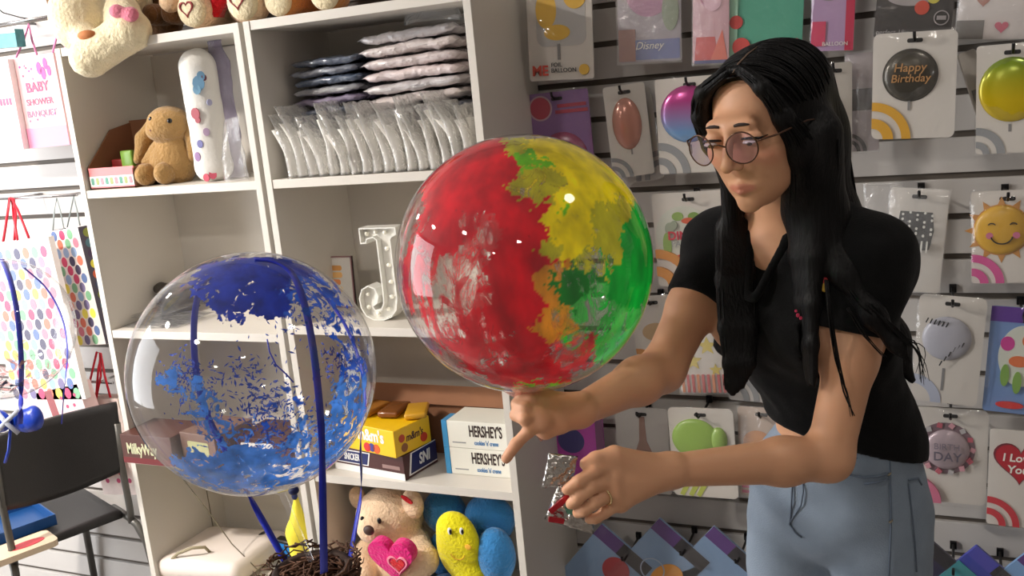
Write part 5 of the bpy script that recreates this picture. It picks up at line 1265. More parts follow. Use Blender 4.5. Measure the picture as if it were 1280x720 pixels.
# blue balloon
DB = lin((14, 44, 150))[:3]; MBL = lin((30, 84, 190))[:3]; LB = lin((66, 128, 214))[:3]
b2 = atd(318, 466, 1.6); b2R = 152.5 * 1.6 / FPX * .993
blue_blobs = [(.05, .80, .50, .17, DB, .70), (-.12, .66, .36, .18, DB, .62), (.10, .56, .17, .16, DB, .68), (.42, .64, .26, .24, MBL, .53), (.62, .42, .20, .22, MBL, .47), (-.22, .50, .12, .12, DB, .58), (.75, .05, .14, .28, MBL, .50), (.74, -.25, .18, .30, LB, .55),
              (-.62, -.02, .13, .10, LB, .60), (-.50, -.1, .15, .12, LB, .55), (-.36, -.25, .16, .16, LB, .47), (-.25, -.42, .18, .12, LB, .48), (.15, -.35, .26, .28, MBL, .455), (.35, -.5, .32, .24, LB, .50), (-.1, -.74, .55, .20, LB, .59), (.35, -.78, .4, .18, LB, .58), (-.3, -.85, .35, .12, LB, .6), (.6, -.6, .2, .25, LB, .55)]
blue_back = [(.0, .84, .5, .16, DB, .48), (.3, -.6, .5, .3, LB, .43), (-.3, -.85, .6, .15, LB, .48), (.85, .0, .1, .4, MBL, .44)]
bb, bM, btow, brt, bup = balloon('feather_bubble_balloon', 'clear balloon with blue feathers and ribbons in front of the shelves', b2, b2R, blue_blobs, blue_back, paint_mat('blue_feather_specks', .08, 46, .35, detail=8), seed=9)
# loose blue feather flakes clinging inside
rg = random.Random(4); g = MB()
def bl(x, y, front=1):
    z2 = max(0.0, 1 - x * x - y * y); return b2 + (brt * x + bup * y + btow * (math.sqrt(z2) * front)) * (b2R * .988)
cent = [(.15, -.3, .3), (-.45, -.15, .22), (.0, -.6, .4), (.4, -.4, .3), (.65, .1, .15), (.3, .5, .25), (-.55, 0, .12), (-.05, -.05, .25)]
for i in range(900):
    cx_, cy_, sg_ = cent[i % len(cent)]
    x, y = rg.gauss(cx_, sg_ * .55), rg.gauss(cy_, sg_ * .55)
    if x * x + y * y > .94: continue
    p0 = bl(x, y, 1 if rg.random() < .7 else -1); nn = (p0 - b2).normalized()
    a = nn.orthogonal().normalized(); a = Matrix.Rotation(rg.uniform(0, 6.28), 3, nn) @ a; b_ = nn.cross(a)
    L = rg.uniform(.002, .0065); Wd = rg.uniform(.0008, .0018)
    g.add([p0 - a * L, p0 + b_ * Wd - nn * .0006, p0 + a * L, p0 - b_ * Wd - nn * .0006, p0 - nn * .0012], [(0, 1, 4), (1, 2, 4), (2, 3, 4), (3, 0, 4)])
fo = obj('feather_flakes', g, mat('blue_feather', (26, 66, 172), .7), bb); fo['kind'] = 'stuff'
def ribbon(name, pts, width, m, parent, up_from=None):
    """a flat ribbon with a little thickness along points; its face looks away from up_from"""
    P_ = [Vector(p_) for p_ in pts]
    # smooth
    for _ in range(2):
        Q = [P_[0]]
        for i in range(len(P_) - 1): Q += [P_[i].lerp(P_[i + 1], .25), P_[i].lerp(P_[i + 1], .75)]
        P_ = Q + [P_[-1]]
    vs = []; n = len(P_)
    for i, p_ in enumerate(P_):
        tg = (P_[min(n - 1, i + 1)] - P_[max(0, i - 1)]).normalized()
        out = (p_ - up_from) if up_from is not None else (CAM - p_)
        sd = tg.cross(out).normalized(); nr = sd.cross(tg).normalized()
        for a, b_ in ((-1, 0), (1, 0), (1, 1), (-1, 1)): vs.append(p_ + sd * (a * width / 2) + nr * (b_ * .0006))
    fs = [(i * 4 + k, i * 4 + (k + 1) % 4, i * 4 + 4 + (k + 1) % 4, i * 4 + 4 + k) for i in range(n - 1) for k in range(4)] + [(3, 2, 1, 0), tuple((n - 1) * 4 + k for k in range(4))]
    return obj(name, MB().add(vs, fs), m, parent, True)
M_rib = mat('royal_blue_ribbon', (24, 40, 168), .35, spec=.4)
def bs(u, v, front=1, k=1.004):       # a point on the blue balloon's surface
    d = ray(u, v).normalized(); oc = CAM - b2; B_ = oc.dot(d); C_ = oc.dot(oc) - (b2R * k) ** 2; D_ = B_ * B_ - C_
    if D_ < 0:
        p_ = CAM + d * (-B_); return b2 + (p_ - b2).normalized() * b2R * k
    return CAM + d * (-B_ - front * math.sqrt(D_))
nest_c = atd(392, 722, 1.6)
ribbon('ribbon', [bs(318, 324), bs(345, 326), bs(366, 340), bs(380, 375), bs(391, 430), bs(398, 490), bs(402, 540), atd(403, 600, 1.44), atd(404, 660, 1.47), atd(405, 716, 1.52)], .0125, M_rib, bb, b2)
ribbon('ribbon', [bs(318, 324, -1), bs(285, 330, -1), bs(254, 350, -1), bs(243, 385, -1), bs(242, 440, -1), bs(249, 490, -1), bs(263, 530, -1), bs(284, 566, -1), bs(302, 600, -1), atd(318, 632, 1.68), atd(338, 668, 1.66), atd(358, 704, 1.64)], .0125, M_rib, bb, b2)
ribbon('ribbon', [bs(318, 324, -1), bs(360, 332, -1), bs(410, 370, -1), bs(445, 430, -1), bs(459, 500, -1), bs(460, 550, -1), atd(453, 610, 1.70), atd(444, 660, 1.66), atd(437, 700, 1.62)], .010, M_rib, bb, b2)
obj('knot', MB().ell(atd(367, 613, 1.62), (.009, .009, .008)), mat('dark_blue_knot', (20, 30, 80), .5), bb, True)
obj('string', MB().tube([bs(334, 424, 1, .97), bs(337, 440, 1, .97), bs(345, 456, 1, .97), bs(358, 468, 1, .97), bs(367, 478, 1, .97)], .0012, 6), M_rib, bb, True)
obj('neck', MB().tube([b2 - Vector((0, 0, b2R * .985)), b2 - Vector((-.02, 0, b2R * 1.06)), nest_c + Vector((0, 0, .03))], [.014, .006, .005], 10), M_skin, bb, True)
# nest basket of twigs
base_z = 0.745
t = thing('twig_nest', 'brown twig nest basket hanging below the blue balloon ribbons', 'basket', (nest_c.x, nest_c.y, base_z))
top_z = atd(392, 700, 1.6).z
M_twig = mat('brown_twigs', (84, 54, 34), .85, var=.3, vscale=60); M_twig2 = mat('dark_twigs', (54, 36, 26), .85)
rg = random.Random(12)
g1 = MB()
b = Blob(.015)
def nestbowl(u, v):
    a = 2 * math.pi * u; r = (.044 + .022 * math.sin(min(1, v) * math.pi * .55))
    return Vector((nest_c.x + r * math.cos(a), nest_c.y + r * math.sin(a), base_z + .001 + v * (top_z - base_z - .012)))
g1.grid(nestbowl, 32, 8); g1.add([nestbowl(i / 32, 0) for i in range(32)], [tuple(range(31, -1, -1))])
so = obj('bowl', g1, M_twig2, t, True, weld=True); md = so.modifiers.new('s', 'SOLIDIFY'); md.thickness = .012
gt = MB()
for i in range(380):
    a = rg.uniform(0, 6.28); v = rg.uniform(.05, 1.05); sp = rg.uniform(.25, .8); dr = rg.uniform(-.1, .25)
    pts = []
    for k in range(4):
        f_ = k / 3; aa = a + sp * f_; q = nestbowl((aa / (2 * math.pi)) % 1, v + dr * f_ * .4); rr = Vector((math.cos(aa), math.sin(aa), 0))
        pts.append(q + rr * rg.uniform(-.002, .012 + .012 * max(0, v - .7)) + Vector((0, 0, rg.uniform(-.004, .008))))
        pts[-1].z = max(pts[-1].z, base_z + .004)
    gt.tube(pts, rg.uniform(.001, .002), 5)
for i in range(170):                   # the filling of the nest
    a = rg.uniform(0, 6.28); r0 = .062 * math.sqrt(rg.random()); L_ = rg.uniform(.02, .05); b_ = rg.uniform(0, 6.28)
    c_ = Vector((nest_c.x + r0 * math.cos(a), nest_c.y + r0 * math.sin(a), top_z - .022 + .02 * (1 - (r0 / .062) ** 2) * rg.random()))
    d_ = Vector((math.cos(b_), math.sin(b_), rg.uniform(-.12, .12))) * L_ * .5
    gt.tube([c_ - d_, c_ + Vector((0, 0, .004)), c_ + d_], rg.uniform(.001, .002), 5)
for i in range(14):                    # stray ends
    a = rg.uniform(0, 6.28); q = nestbowl(a / 6.2832, .95); rr = Vector((math.cos(a), math.sin(a), 0))
    gt.tube([q, q + rr * .02 + Vector((0, 0, .012)), q + rr * rg.uniform(.012, .03) + Vector((rg.uniform(-.02, .02), 0, rg.uniform(.005, .022)))], [.0014, .0011, .0006], 5)
so = obj('twigs', gt, M_twig, t, True); so['kind'] = 'stuff'
# the small table under it
t = thing('small_round_table', 'small white round table carrying the twig nest', 'table', (nest_c.x, nest_c.y, 0))
fr = Fr((nest_c.x, nest_c.y, base_z - .025), (1, 0, 0), (0, 1, 0))
obj('table_top', MB().prism(circle(0, 0, .2, 48), fr, 0, .025), M_mel, t)
obj('pole', MB().cyl((nest_c.x, nest_c.y, .02), (nest_c.x, nest_c.y, base_z - .025), .025, n=20), M_tube, t, True)
obj('foot', MB().prism(circle(0, 0, .15, 40), Fr((nest_c.x, nest_c.y, 0), (1, 0, 0), (0, 1, 0)), 0, .02), M_tube, t)
# clear balloon at the left edge
b3 = atd(0, 411, 2.15); b3R = 88 * 2.15 / FPX
SPK = lin((40, 44, 70))[:3]; PKS = lin((200, 150, 150))[:3]
lb, lM, ltow, lrt, lup = balloon('clear_bubble_balloon', 'clear bubble balloon with blue ribbons at the left edge of the view', b3, b3R, [(.1, -.75, .4, .2, SPK, .45), (.45, -.6, .3, .25, PKS, .42), (-.4, -.6, .4, .3, SPK, .5), (-.5, .3, .4, .4, MBL, .4)], [(.3, -.7, .5, .3, PKS, .45)], paint_mat('dark_confetti', .12, 30, .3), seed=4, n=120, m=60)
b2_, b2R_ = b2, b2R
b2, b2R = b3, b3R
ribbon('ribbon', [bs(2, 324), bs(12, 345), bs(20, 380), bs(25, 420), bs(27, 460), bs(26, 490), atd(26, 515, 2.05), atd(25, 530, 2.08)], .011, M_rib, lb, b3)
ribbon('ribbon', [bs(30, 335, -1), bs(60, 360, -1), bs(80, 400, -1), bs(85, 440, -1), atd(82, 470, 2.17), atd(79, 500, 2.17), atd(77, 530, 2.17)], .007, M_rib, lb, b3)
b2, b2R = b2_, b2R_

# ================================================================== THE WOMAN
Zv = Vector((0, 0, 1))
def cols(*a): return np.array([[v_[i] for v_ in a] for i in range(3)], dtype=np.float32)    # 3x3 with the vectors as columns
Hc = atd(955, 152, 1.385)                                          # between the eyes' level and the skull axis
th = Vector((CAM.x - Hc.x, CAM.y - Hc.y, 0)).normalized(); rh = Vector((cr.x, cr.y, 0)).normalized()
def facing(yaw_deg, pitch_deg=0.0, roll_deg=0.0):
    """forward, her right and up for a turn towards the picture's left"""
    a = math.radians(yaw_deg); f = th * math.cos(a) - rh * math.sin(a)
    right = f.cross(Zv).normalized()
    R = Matrix.Rotation(math.radians(pitch_deg), 3, right)
    f2 = R @ f; up2 = right.cross(f2).normalized()
    R2 = Matrix.Rotation(math.radians(roll_deg), 3, f2)
    return R2 @ right, f2, R2 @ up2
hR, hF, hU = facing(36, -11, 2)
HM = cols(hR, hF, hU)
def hl(x, y, z): return Hc + hR * x + hF * y + hU * z              # head coordinates to the room
bR, bF, bU = facing(42)
BM = cols(bR, bF, Zv)
pR, pF, pU = facing(30); PM = cols(pR, pF, Zv)

J = dict(neck0=atd(990, 288, 1.50), neck1=hl(0, -.03, -.06), chest=atd(1008, 398, 1.545), upper=atd(998, 330, 1.515), waist=atd(1058, 540, 1.61), belly=atd(1035, 470, 1.58), pelvis=atd(1043, 615, 1.645),
         shR=atd(902, 308, 1.575), shL=atd(1092, 322, 1.40), elR=atd(828, 462, 1.51), wrR=atd(724, 513, 1.375), elL=atd(1036, 572, 1.42), wrL=atd(838, 588, 1.33))
def torso(b, o):
    b.ell(J['upper'], (.135 + o, .088 + o, .10 + o), BM).ell(J['chest'], (.132 + o, .098 + o, .13 + o), BM, k=.05)
    b.ell(J['belly'], (.108 + o, .084 + o, .12 + o), BM, k=.05).ell(J['waist'], (.110 + o, .088 + o, .10 + o), PM, k=.05)
    for sg in (-1, 1): b.ell(J['chest'] + bR * (sg * .062) + bF * .075 + Zv * .01, (.058 + o, .05 + o, .058 + o), BM, k=.04)
    b.cap(J['neck0'] - Zv * .02, J['shR'], .05 + o, .046 + o, k=.04).cap(J['neck0'] - Zv * .02, J['shL'], .05 + o, .046 + o, k=.04)
def hips(b, o):
    b.ell(J['pelvis'], (.140 + o, .105 + o, .12 + o), PM, k=.04)
    for sg in (-1, 1): b.ell(J['pelvis'] + pR * (sg * .062) - pF * .032 - Zv * .05, (.070 + o, .062 + o, .085 + o), PM, k=.05)
def legpts(sg):
    h = J['pelvis'] + pR * (sg * .076) - Zv * .07
    return [h, h + pR * (sg * .012) + pF * .015 - Zv * .40, h + pR * (sg * .02) - pF * .02 - Zv * (h.z - .09)]

body = Blob(.02)
# head
def E(x, y, z, r, k=.02, M=True): body.ell(hl(x, y, z), r, HM, k=k)
E(0, -.012, .030, (.070, .092, .070)); E(0, .032, -.03, (.054, .054, .072), .03); E(0, .044, -.074, (.033, .032, .031), .03); E(0, .068, -.099, (.014, .011, .011), .02)
for sg in (-1, 1):
    E(sg * .036, .056, -.024, (.020, .018, .018), .025)
    E(sg * .037, .024, -.054, (.011, .024, .020), .03)
body.cap(hl(-.030, .076, .019), hl(.030, .076, .019), .008, .008, k=.025)
for sg in (-1, 1): body.cut(lambda P_, sg=sg: sd_ell(P_, hl(sg * .031, .101, -.001), (.020, .016, .013), HM), .012)
for sg in (-1, 1): E(sg * .031, .0755, .000, (.0145, .0125, .0115), .004)
body.cap(hl(0, .081, .010), hl(0, .1005, -.033), .0062, .0082, k=.012)
for sg in (-1, 1): E(sg * .0108, .088, -.0355, (.0072, .009, .0065), .008)
for sg in (-1, 1):
    body.cap(hl(sg * .0215, .0705, -.0690), hl(sg * .003, .0790, -.0665), .0018, .0032, k=.008)
    body.cap(hl(sg * .0165, .0710, -.0735), hl(0, .0785, -.0750), .0026, .0038, k=.008)
body.cut(lambda P_: np.minimum(sd_cap(P_, hl(-.023, .0735, -.0712), hl(0, .0835, -.0705), .0008, .0012), sd_cap(P_, hl(.023, .0735, -.0712), hl(0, .0835, -.0705), .0008, .0012)), .003)
for sg in (-1, 1): E(sg * .069, -.008, -.008, (.008, .016, .028), .006)
# neck, trunk
body.cap(J['neck1'], J['neck0'] - Zv * .03, .050, .054, k=.02)
torso(body, 0.0); hips(body, -.004)
for sg in (-1, 1):
    L = legpts(sg); body.cap(L[0], L[0].lerp(L[1], .5), .078, .068, k=.03)
# arms
body.chain([J['shR'], J['shR'].lerp(J['elR'], .5), J['elR']], [.044, .038, .033], k=.02).chain([J['elR'], J['elR'].lerp(J['wrR'], .3), J['wrR']], [.033, .034, .0225], k=.02)
body.chain([J['shL'], J['shL'].lerp(J['elL'], .5), J['elL']], [.044, .036, .0325], k=.02).chain([J['elL'], J['elL'].lerp(J['wrL'], .3), J['wrL']], [.0325, .0325, .0225], k=.02)
# hands: metacarpals make the palm, then each finger joint by joint
def hand(wr, knuckles, fingers, thumb, fr_=.0088):
    for kx in knuckles: body.cap(wr, kx, .019, .0125, k=.012)
    for i in range(len(knuckles) - 1): body.cap(knuckles[i], knuckles[i + 1], .0125, .0125, k=.008)
    for kx, f_, r in zip(knuckles, fingers, (1.0, 1.03, .98, .86)):
        body.chain([kx] + f_, [.0105 * r] + [fr_ * r * q for q in (1.0, .95, .85)][:len(f_)], k=.0035)
    body.cap(wr, thumb[0], .018, .014, k=.012)
    body.chain(thumb, [.0135, .0105, .0092], k=.004)
T = 1.30
hand(J['wrL'], [atd(768, 584, 1.290), atd(763, 600, 1.282), atd(766, 615, 1.283), atd(775, 628, 1.290)],
     [[atd(742, 590, 1.262), atd(723, 602, 1.252), atd(709, 612, 1.256)], [atd(738, 610, 1.258), atd(723, 622, 1.255), atd(714, 630, 1.262)], [atd(743, 629, 1.262), atd(730, 638, 1.262), atd(722, 641, 1.270)], [atd(756, 641, 1.275), atd(745, 648, 1.275), atd(736, 649, 1.280)]],
     [atd(795, 576, 1.305), atd(768, 570, 1.285), atd(745, 574, 1.275), atd(733, 580, 1.270)][1:])
hand(J['wrR'], [atd(678, 528, 1.335), atd(672, 517, 1.340), atd(673, 506, 1.352), atd(680, 497, 1.365)],
     [[atd(660, 540, 1.325), atd(645, 555, 1.325), atd(633, 573, 1.330)], [atd(656, 524, 1.325), atd(645, 519, 1.340), atd(647, 512, 1.356)], [atd(656, 510, 1.330), atd(646, 505, 1.345), atd(649, 499, 1.362)], [atd(664, 499, 1.338), atd(652, 495, 1.345), atd(649, 492, 1.36)]],
     [atd(700, 530, 1.350), atd(682, 540, 1.345), atd(668, 533, 1.350)])
SKIN = np.array(lin((206, 155, 121))[:3]); LIP = np.array(lin((184, 106, 94))[:3]); BLUSH = np.array(lin((206, 130, 108))[:3])
def skin_cols(V):
    q = (V - v3(Hc)) @ HM
    c = np.tile(np.append(SKIN, 1.0), (len(V), 1))
    def mix(w, col_): c[:, :3] = c[:, :3] * (1 - w[:, None]) + np.array(col_) * w[:, None]
    def sm(e0, e1, x): t_ = np.clip((x - e0) / (e1 - e0), 0, 1); return t_ * t_ * (3 - 2 * t_)
    for sg in (-1, 1):
        d = np.linalg.norm((q - np.array([sg * .04, .07, -.03])) / np.array([.026, .04, .022]), axis=1); mix(.45 * (1 - sm(.3, 1, d)), BLUSH)
    lip = np.sqrt((q[:, 0] / .0235) ** 2 + ((q[:, 2] + .0708) / .0082) ** 2)
    mix((1 - sm(.75, 1.05, lip)) * (q[:, 1] > .062) * .7, LIP)
    nail = None
    return c
lo, hi = body.bounds()
wloc = J['pelvis'].copy(); wloc.z = 0
wom = thing('person', 'woman with long black hair, glasses, black shirt and light blue jeans tying a balloon', 'person', wloc)
bo = sdf_obj('body', body, vcol_mat('skin', .48, sss=.12, spec=.35), .0034, wom, lo, hi, colors=skin_cols)
# ---- face details
M_hair = mat('black_hair', (9, 8, 9), .5, spec=.18)
nt = M_hair.node_tree; tc_ = nt.nodes.new('ShaderNodeTexCoord'); mp_ = nt.nodes.new('ShaderNodeMapping'); mp_.inputs['Scale'].default_value = (260, 260, 14)
nz_ = nt.nodes.new('ShaderNodeTexNoise'); nz_.inputs['Scale'].default_value = 1.0; nz_.inputs['Detail'].default_value = 3; bp_ = nt.nodes.new('ShaderNodeBump'); bp_.inputs['Strength'].default_value = .5; bp_.inputs['Distance'].default_value = .004
nt.links.new(tc_.outputs['Object'], mp_.inputs[0]); nt.links.new(mp_.outputs[0], nz_.inputs['Vector']); nt.links.new(nz_.outputs['Fac'], bp_.inputs['Height']); nt.links.new(bp_.outputs['Normal'], nt.nodes['Principled BSDF'].inputs['Normal'])
def on_face(x, z, off=0.0):
    """a point of the face surface in front of head coordinates x, z"""
    ys = np.linspace(.13, .0, 400); Pq = np.array([hl(x, y_, z) for y_ in ys], dtype=np.float32)
    d = body(Pq); k = int(np.argmax(d < 0)); return hl(x, ys[k] + off, z)
M_brow = mat('dark_brow', (46, 32, 28), .8)
for sg in (-1, 1):
    obj('eyebrow', MB().tube([on_face(sg * (.012 + .0075 * i), .020 + [0, .0012, .0012, 0, -.003][i], .0005) for i in range(4)], [.0018, .0024, .0022, .0010], 8), M_brow, wom, True)
    e = obj('eye', MB().ell(hl(sg * .031, .0845, -.0035), (.0105, .0042, .0030), 16, 10, Matrix((hR, hF, hU)).transposed()), mat('eye_white', (206, 196, 190), .2), wom, True)
    obj('iris', MB().ell(hl(sg * .031 - .002, .0878, -.0050), (.0044, .0016, .0026), 14, 8, Matrix((hR, hF, hU)).transposed()), mat('dark_iris', (38, 24, 20), .15), e, True)
    obj('eyelash', MB().tube([on_face(sg * .031 + (.0145) * math.cos(a), .0005 + .004 * math.sin(a) - .002, .0012) for a in [math.radians(180 - 18 * i) for i in range(11)]], [.0008] + [.0017] * 9 + [.0008], 6), M_black, wom, True)
# ---- glasses
M_frame = mat('thin_bronze_frame', (92, 66, 52), .3, metal=.7)
M_lens = film('spectacle_lens', tint=(246, 240, 250), haze=.015, gloss=1.2, rough=.02, ior=1.5)
gt_ = {}
for sg in (-1, 1):
    c0 = hl(sg * .0325, .104, -.005)
    fx = (hR * 1.0 + hF * (-.18 * sg)).normalized(); fr = Fr(c0, -fx, hU)
    ring = [fr.P(x, y) for x, y in circle(0, 0, 0.0222, 36, .0215)]
    rim = obj('glasses_rim', MB().tube(ring, .0011, 6, closed=True), M_frame, wom, True)
    obj('glasses_lens', MB().prism(circle(0, 0, .0218, 36, .0211), fr, -.0005, .0005), M_lens, rim)
    obj('glasses_temple', MB().tube([hl(sg * .0545, .0995, .002), hl(sg * .072, .080, .003), hl(sg * .079, .02, .002), hl(sg * .079, -.015, -.006)], .0013, 6), M_frame, wom, True)
obj('glasses_bridge', MB().tube([hl(-.0108, .107, -.002), hl(-.004, .1115, .003), hl(.004, .1115, .003), hl(.0108, .107, -.002)], .0012, 6), M_frame, wom, True)
# ---- hair
hair = Blob(.02)
HC, HRAD = (0, -.016, .033), (.079, .101, .0745)
hair.ell(hl(*HC), HRAD, HM)
def facecut(P_):
    q = (P_ - v3(Hc)) @ HM
    return -(q @ np.array([0, .914, -.405], dtype=np.float32) - .0235)
hair.cut(facecut, .006)
hair.cut(lambda P_: ((P_ - v3(Hc)) @ HM)[:, 2] + .035, .01)
LOCKS = [  # points and radii of the main falls of hair
    ([hl(-.016, .056, .090), hl(-.047, .058, .062), hl(-.062, .046, .016), hl(-.066, .026, -.035), atd(1003, 262, 1.41)], [.007, .010, .013, .022, .030], .012, 70),
    ([hl(.000, .058, .090), hl(.046, .060, .064), hl(.068, .046, .028), hl(.076, .022, -.02), hl(.072, .0, -.075), atd(916, 290, 1.50)], [.007, .010, .012, .015, .016, .016], .012, 50),
    ([hl(0, -.07, .03), hl(0, -.085, -.05), atd(1028, 290, 1.50), atd(1062, 360, 1.53), atd(1108, 425, 1.52), atd(1140, 475, 1.52)], [.063, .060, .056, .045, .028, .006], .04, 110),
    ([hl(-.068, -.02, -.03), atd(1026, 270, 1.41), atd(1056, 340, 1.378), atd(1092, 395, 1.352), atd(1120, 430, 1.345), atd(1140, 456, 1.345)], [.034, .034, .018, .012, .006, .002], .03, 50)]
for i in range(5):                      # the two flat falls in front, made of neighbouring wisps
    LOCKS.append(([atd(904 + 6 * i, 284, 1.50), atd(903 + 9 * i, 350, 1.478), atd(905 + 9 * i, 410, 1.462), atd(908 + 8 * i, 455, 1.452), atd(906 + 6 * i, 498 - 6 * abs(i - 1.5), 1.448)], [.012, .010, .008, .0045, .001], .012, 16))
for i in range(7):
    LOCKS.append(([atd(994 + 5 * i, 250, 1.405 - .004 * i), atd(996 + 4 * i, 320, 1.41 - .005 * i), atd(1000 + 3 * i, 380, 1.41 - .005 * i), atd(1005 + 2 * i, 430, 1.412 - .005 * i), atd(1008 + 2 * i, 470 + 9 * (i % 3), 1.415 - .005 * i)], [.013, .010, .007, .004, .001], .012, 10))
for pts, rs, k, cnt in LOCKS: hair.chain(pts, rs, k=k)
lo, hi = hair.bounds()
ho = sdf_obj('hair', hair, M_hair, .0045, wom, lo, hi)
gs_ = MB(); rg = random.Random(3)
def spline(pts, n):
    out = []; m_ = len(pts) - 1
    for i in range(n + 1):
        x = i / n * m_; k = min(m_ - 1, int(x)); f_ = x - k
        p0, p1, p2, p3 = pts[max(0, k - 1)], pts[k], pts[k + 1], pts[min(m_, k + 2)]
        out.append(.5 * ((2 * p1) + (p2 - p0) * f_ + (2 * p0 - 5 * p1 + 4 * p2 - p3) * f_ ** 2 + (3 * p1 - p0 - 3 * p2 + p3) * f_ ** 3))
    return out
def lock_strands(pts, rs, count, r=.0013, n=14):
    C_ = spline(pts, n); R_ = [x[0] for x in spline([Vector((v_, 0, 0)) for v_ in rs], n)]
    for _ in range(count):
        a = rg.uniform(0, 6.28); k = rg.uniform(.86, 1.05); tw = rg.uniform(-.5, .5); e_ = rg.uniform(.8, 1.0)
        out = []; up_ = None
        for i, c_ in enumerate(C_):
            tg = (C_[min(n, i + 1)] - C_[max(0, i - 1)]).normalized()
            x = (up_ or hF) ; x = (x - tg * x.dot(tg)).normalized(); up_ = x; y = tg.cross(x)
            aa = a + tw * i / n; out.append(c_ + (x * math.cos(aa) + y * math.sin(aa)) * (max(.003, R_[i]) * k))
        m_ = max(4, int(len(out) * e_)); out = out[:m_]
        gs_.tube(out, [r * (1 - .8 * (i / (m_ - 1)) ** 3) for i in range(m_)], 4)
for pts, rs, k, cnt in LOCKS: lock_strands(pts, rs, cnt)
for sg in (-1, 1):                      # combed from the parting over the skull
    for i in range(110):
        yr = rg.uniform(-.085, .078); ph1 = rg.uniform(1.25, 1.75); k = rg.uniform(.995, 1.018); pts = []
        for j in range(12):
            ph = (.16 if sg < 0 else -.10) * 0 + ph1 * j / 11
            yy = yr - .03 * (j / 11) ** 2 - HC[1] * 0
            cy_ = max(-.97, min(.97, (yy) / HRAD[1])); sc = math.sqrt(1 - cy_ * cy_)
            x0_ = -.013
            pts.append(hl(HC[0] + x0_ * (1 - j / 11) + sg * HRAD[0] * sc * math.sin(ph) * k, HC[1] + yy * k, HC[2] + HRAD[2] * sc * math.cos(ph) * k))
        gs_.tube(pts, .0012, 4)
def strand(px_, r=.0011, jit=.006):
    pts = spline([atd(*p_) + Vector((rg.uniform(-jit, jit), rg.uniform(-jit, jit), 0)) for p_ in px_], 12)
    gs_.tube(pts, [r * (1 - .75 * i / (len(pts) - 1)) for i in range(len(pts))], 4)
for i in range(7): strand([(1032, 350, 1.355), (1038, 400, 1.345), (1047, 450, 1.365), (1056, 490, 1.37), (1066 + rg.uniform(-3, 3), 520, 1.365)], .0016, .003)
for i in range(5): strand([(1060, 385, 1.335), (1078, 415, 1.335), (1095, 435, 1.34), (1106, 446, 1.345)], .0013, .003)
for i in range(12): strand([(1085 + rg.uniform(-8, 8), 380, 1.33), (1125, 420, 1.335), (1150, 440 + rg.uniform(-10, 10), 1.34), (1150 + rg.uniform(-6, 8), 465 + rg.uniform(-10, 18), 1.35)], .0013, .006)
so = obj('hair_strands', gs_, M_hair, wom, True); so['kind'] = 'stuff'
obj('hair_parting', MB().tube([hl(-.012, .066, .088), hl(-.013, .052, .0965), hl(-.014, .030, .1035), hl(-.014, .005, .1075)], [.0006, .0012, .0012, .0006], 6), mat('scalp', (110, 88, 72), .7), wom, True)
# ---- shirt
shirt = Blob(.02)
torso(shirt, .013)
slR = J['shR'].lerp(J['elR'], .46); slL = J['shL'].lerp(J['elL'], .37)
shirt.cap(J['shR'], slR, .054, .050, k=.03).cap(J['shL'], slL, .055, .050, k=.03)
shirt.ell(J['pelvis'] + Zv * .07, (.134, .108, .08), PM, k=.04)
pa, pb = atd(958, 524, 1.60), atd(1155, 560, 1.62)
hn = Vector(((pa.z - pb.z) / max(.05, (pb - pa).xy.length) * (pb - pa).xy.normalized().x, (pa.z - pb.z) / max(.05, (pb - pa).xy.length) * (pb - pa).xy.normalized().y, 1)).normalized()
def halfspace(p0, n):                  # inside (to be cut) where n.(x-p0) < 0
    p0 = v3(p0); n = v3(n)
    return lambda P_: (P_ - p0) @ n
shirt.cut(halfspace(pa, hn), .006)
for j, e, s_ in (('shR', 'elR', slR), ('shL', 'elL', slL)):
    ax = (J[e] - J[j]).normalized()
    def slc(P_, s_=s_, ax=ax, e=J[e]):
        d = -((P_ - v3(s_)) @ v3(ax))                      # negative beyond the hem
        far = np.linalg.norm(P_ - v3(s_), axis=1) - .085
        return np.maximum(d, far)
    shirt.cut(slc, .004)
shirt.cut(lambda P_: sd_cap(P_, J['neck1'], J['neck0'] + bF * .012 - Zv * .0, .058, .066), .006)
shirt.cut(lambda P_: sd_cap(P_, J['neck0'] + bF * .07 + Zv * .01, J['neck0'] + bF * .115 - Zv * .095, .050, .006), .006)
def folds(V):
    out = V.copy(); q = V - v3(J['belly'])
    for i, v_ in enumerate(V):
        p_ = Vector(v_); n_ = noise.noise(Vector((p_.x * 9 + p_.z * 6, p_.y * 9, p_.z * 16))) + .4 * noise.noise(p_ * 34)
        d = Vector((q[i][0], q[i][1], 0)).normalized(); out[i] = v_ + np.array(d) * (n_ * .006)
    return out
M_shirt = mat('black_cotton_shirt', (10, 10, 11), .9, bump=.2, bscale=400, sheen=.04, spec=.15)
lo, hi = shirt.bounds()
so = sdf_obj('shirt', shirt, M_shirt, .0045, wom, lo, hi, disp=folds)
def on_sdf(F, u, v, t0, t1, off=.0015):
    ts = np.linspace(t0, t1, 500); Pq = np.array([atd(u, v, t_) for t_ in ts], dtype=np.float32)
    d = F(Pq); k = int(np.argmax(d < 0)); return atd(u, v, ts[k] - off)
# collar
cn = J['neck0'] + Zv * .012
pts = []
for i in range(17):
    a = math.radians(-150 + 300 * i / 16); f_ = abs(i - 8) / 8
    pts.append(cn + bR * (.070 * math.sin(a)) - bF * (.062 * math.cos(a)) + Zv * (.018 - .03 * f_ ** 2) )
pts = [J['neck0'] + bF * .098 - Zv * .085 - bR * .006] + pts + [J['neck0'] + bF * .098 - Zv * .085 + bR * .006]
cl = Blob(.01); cl.chain(pts, [.006] + [.0085] * 17 + [.006]); sdf_obj('collar', cl, M_shirt, .004, wom)
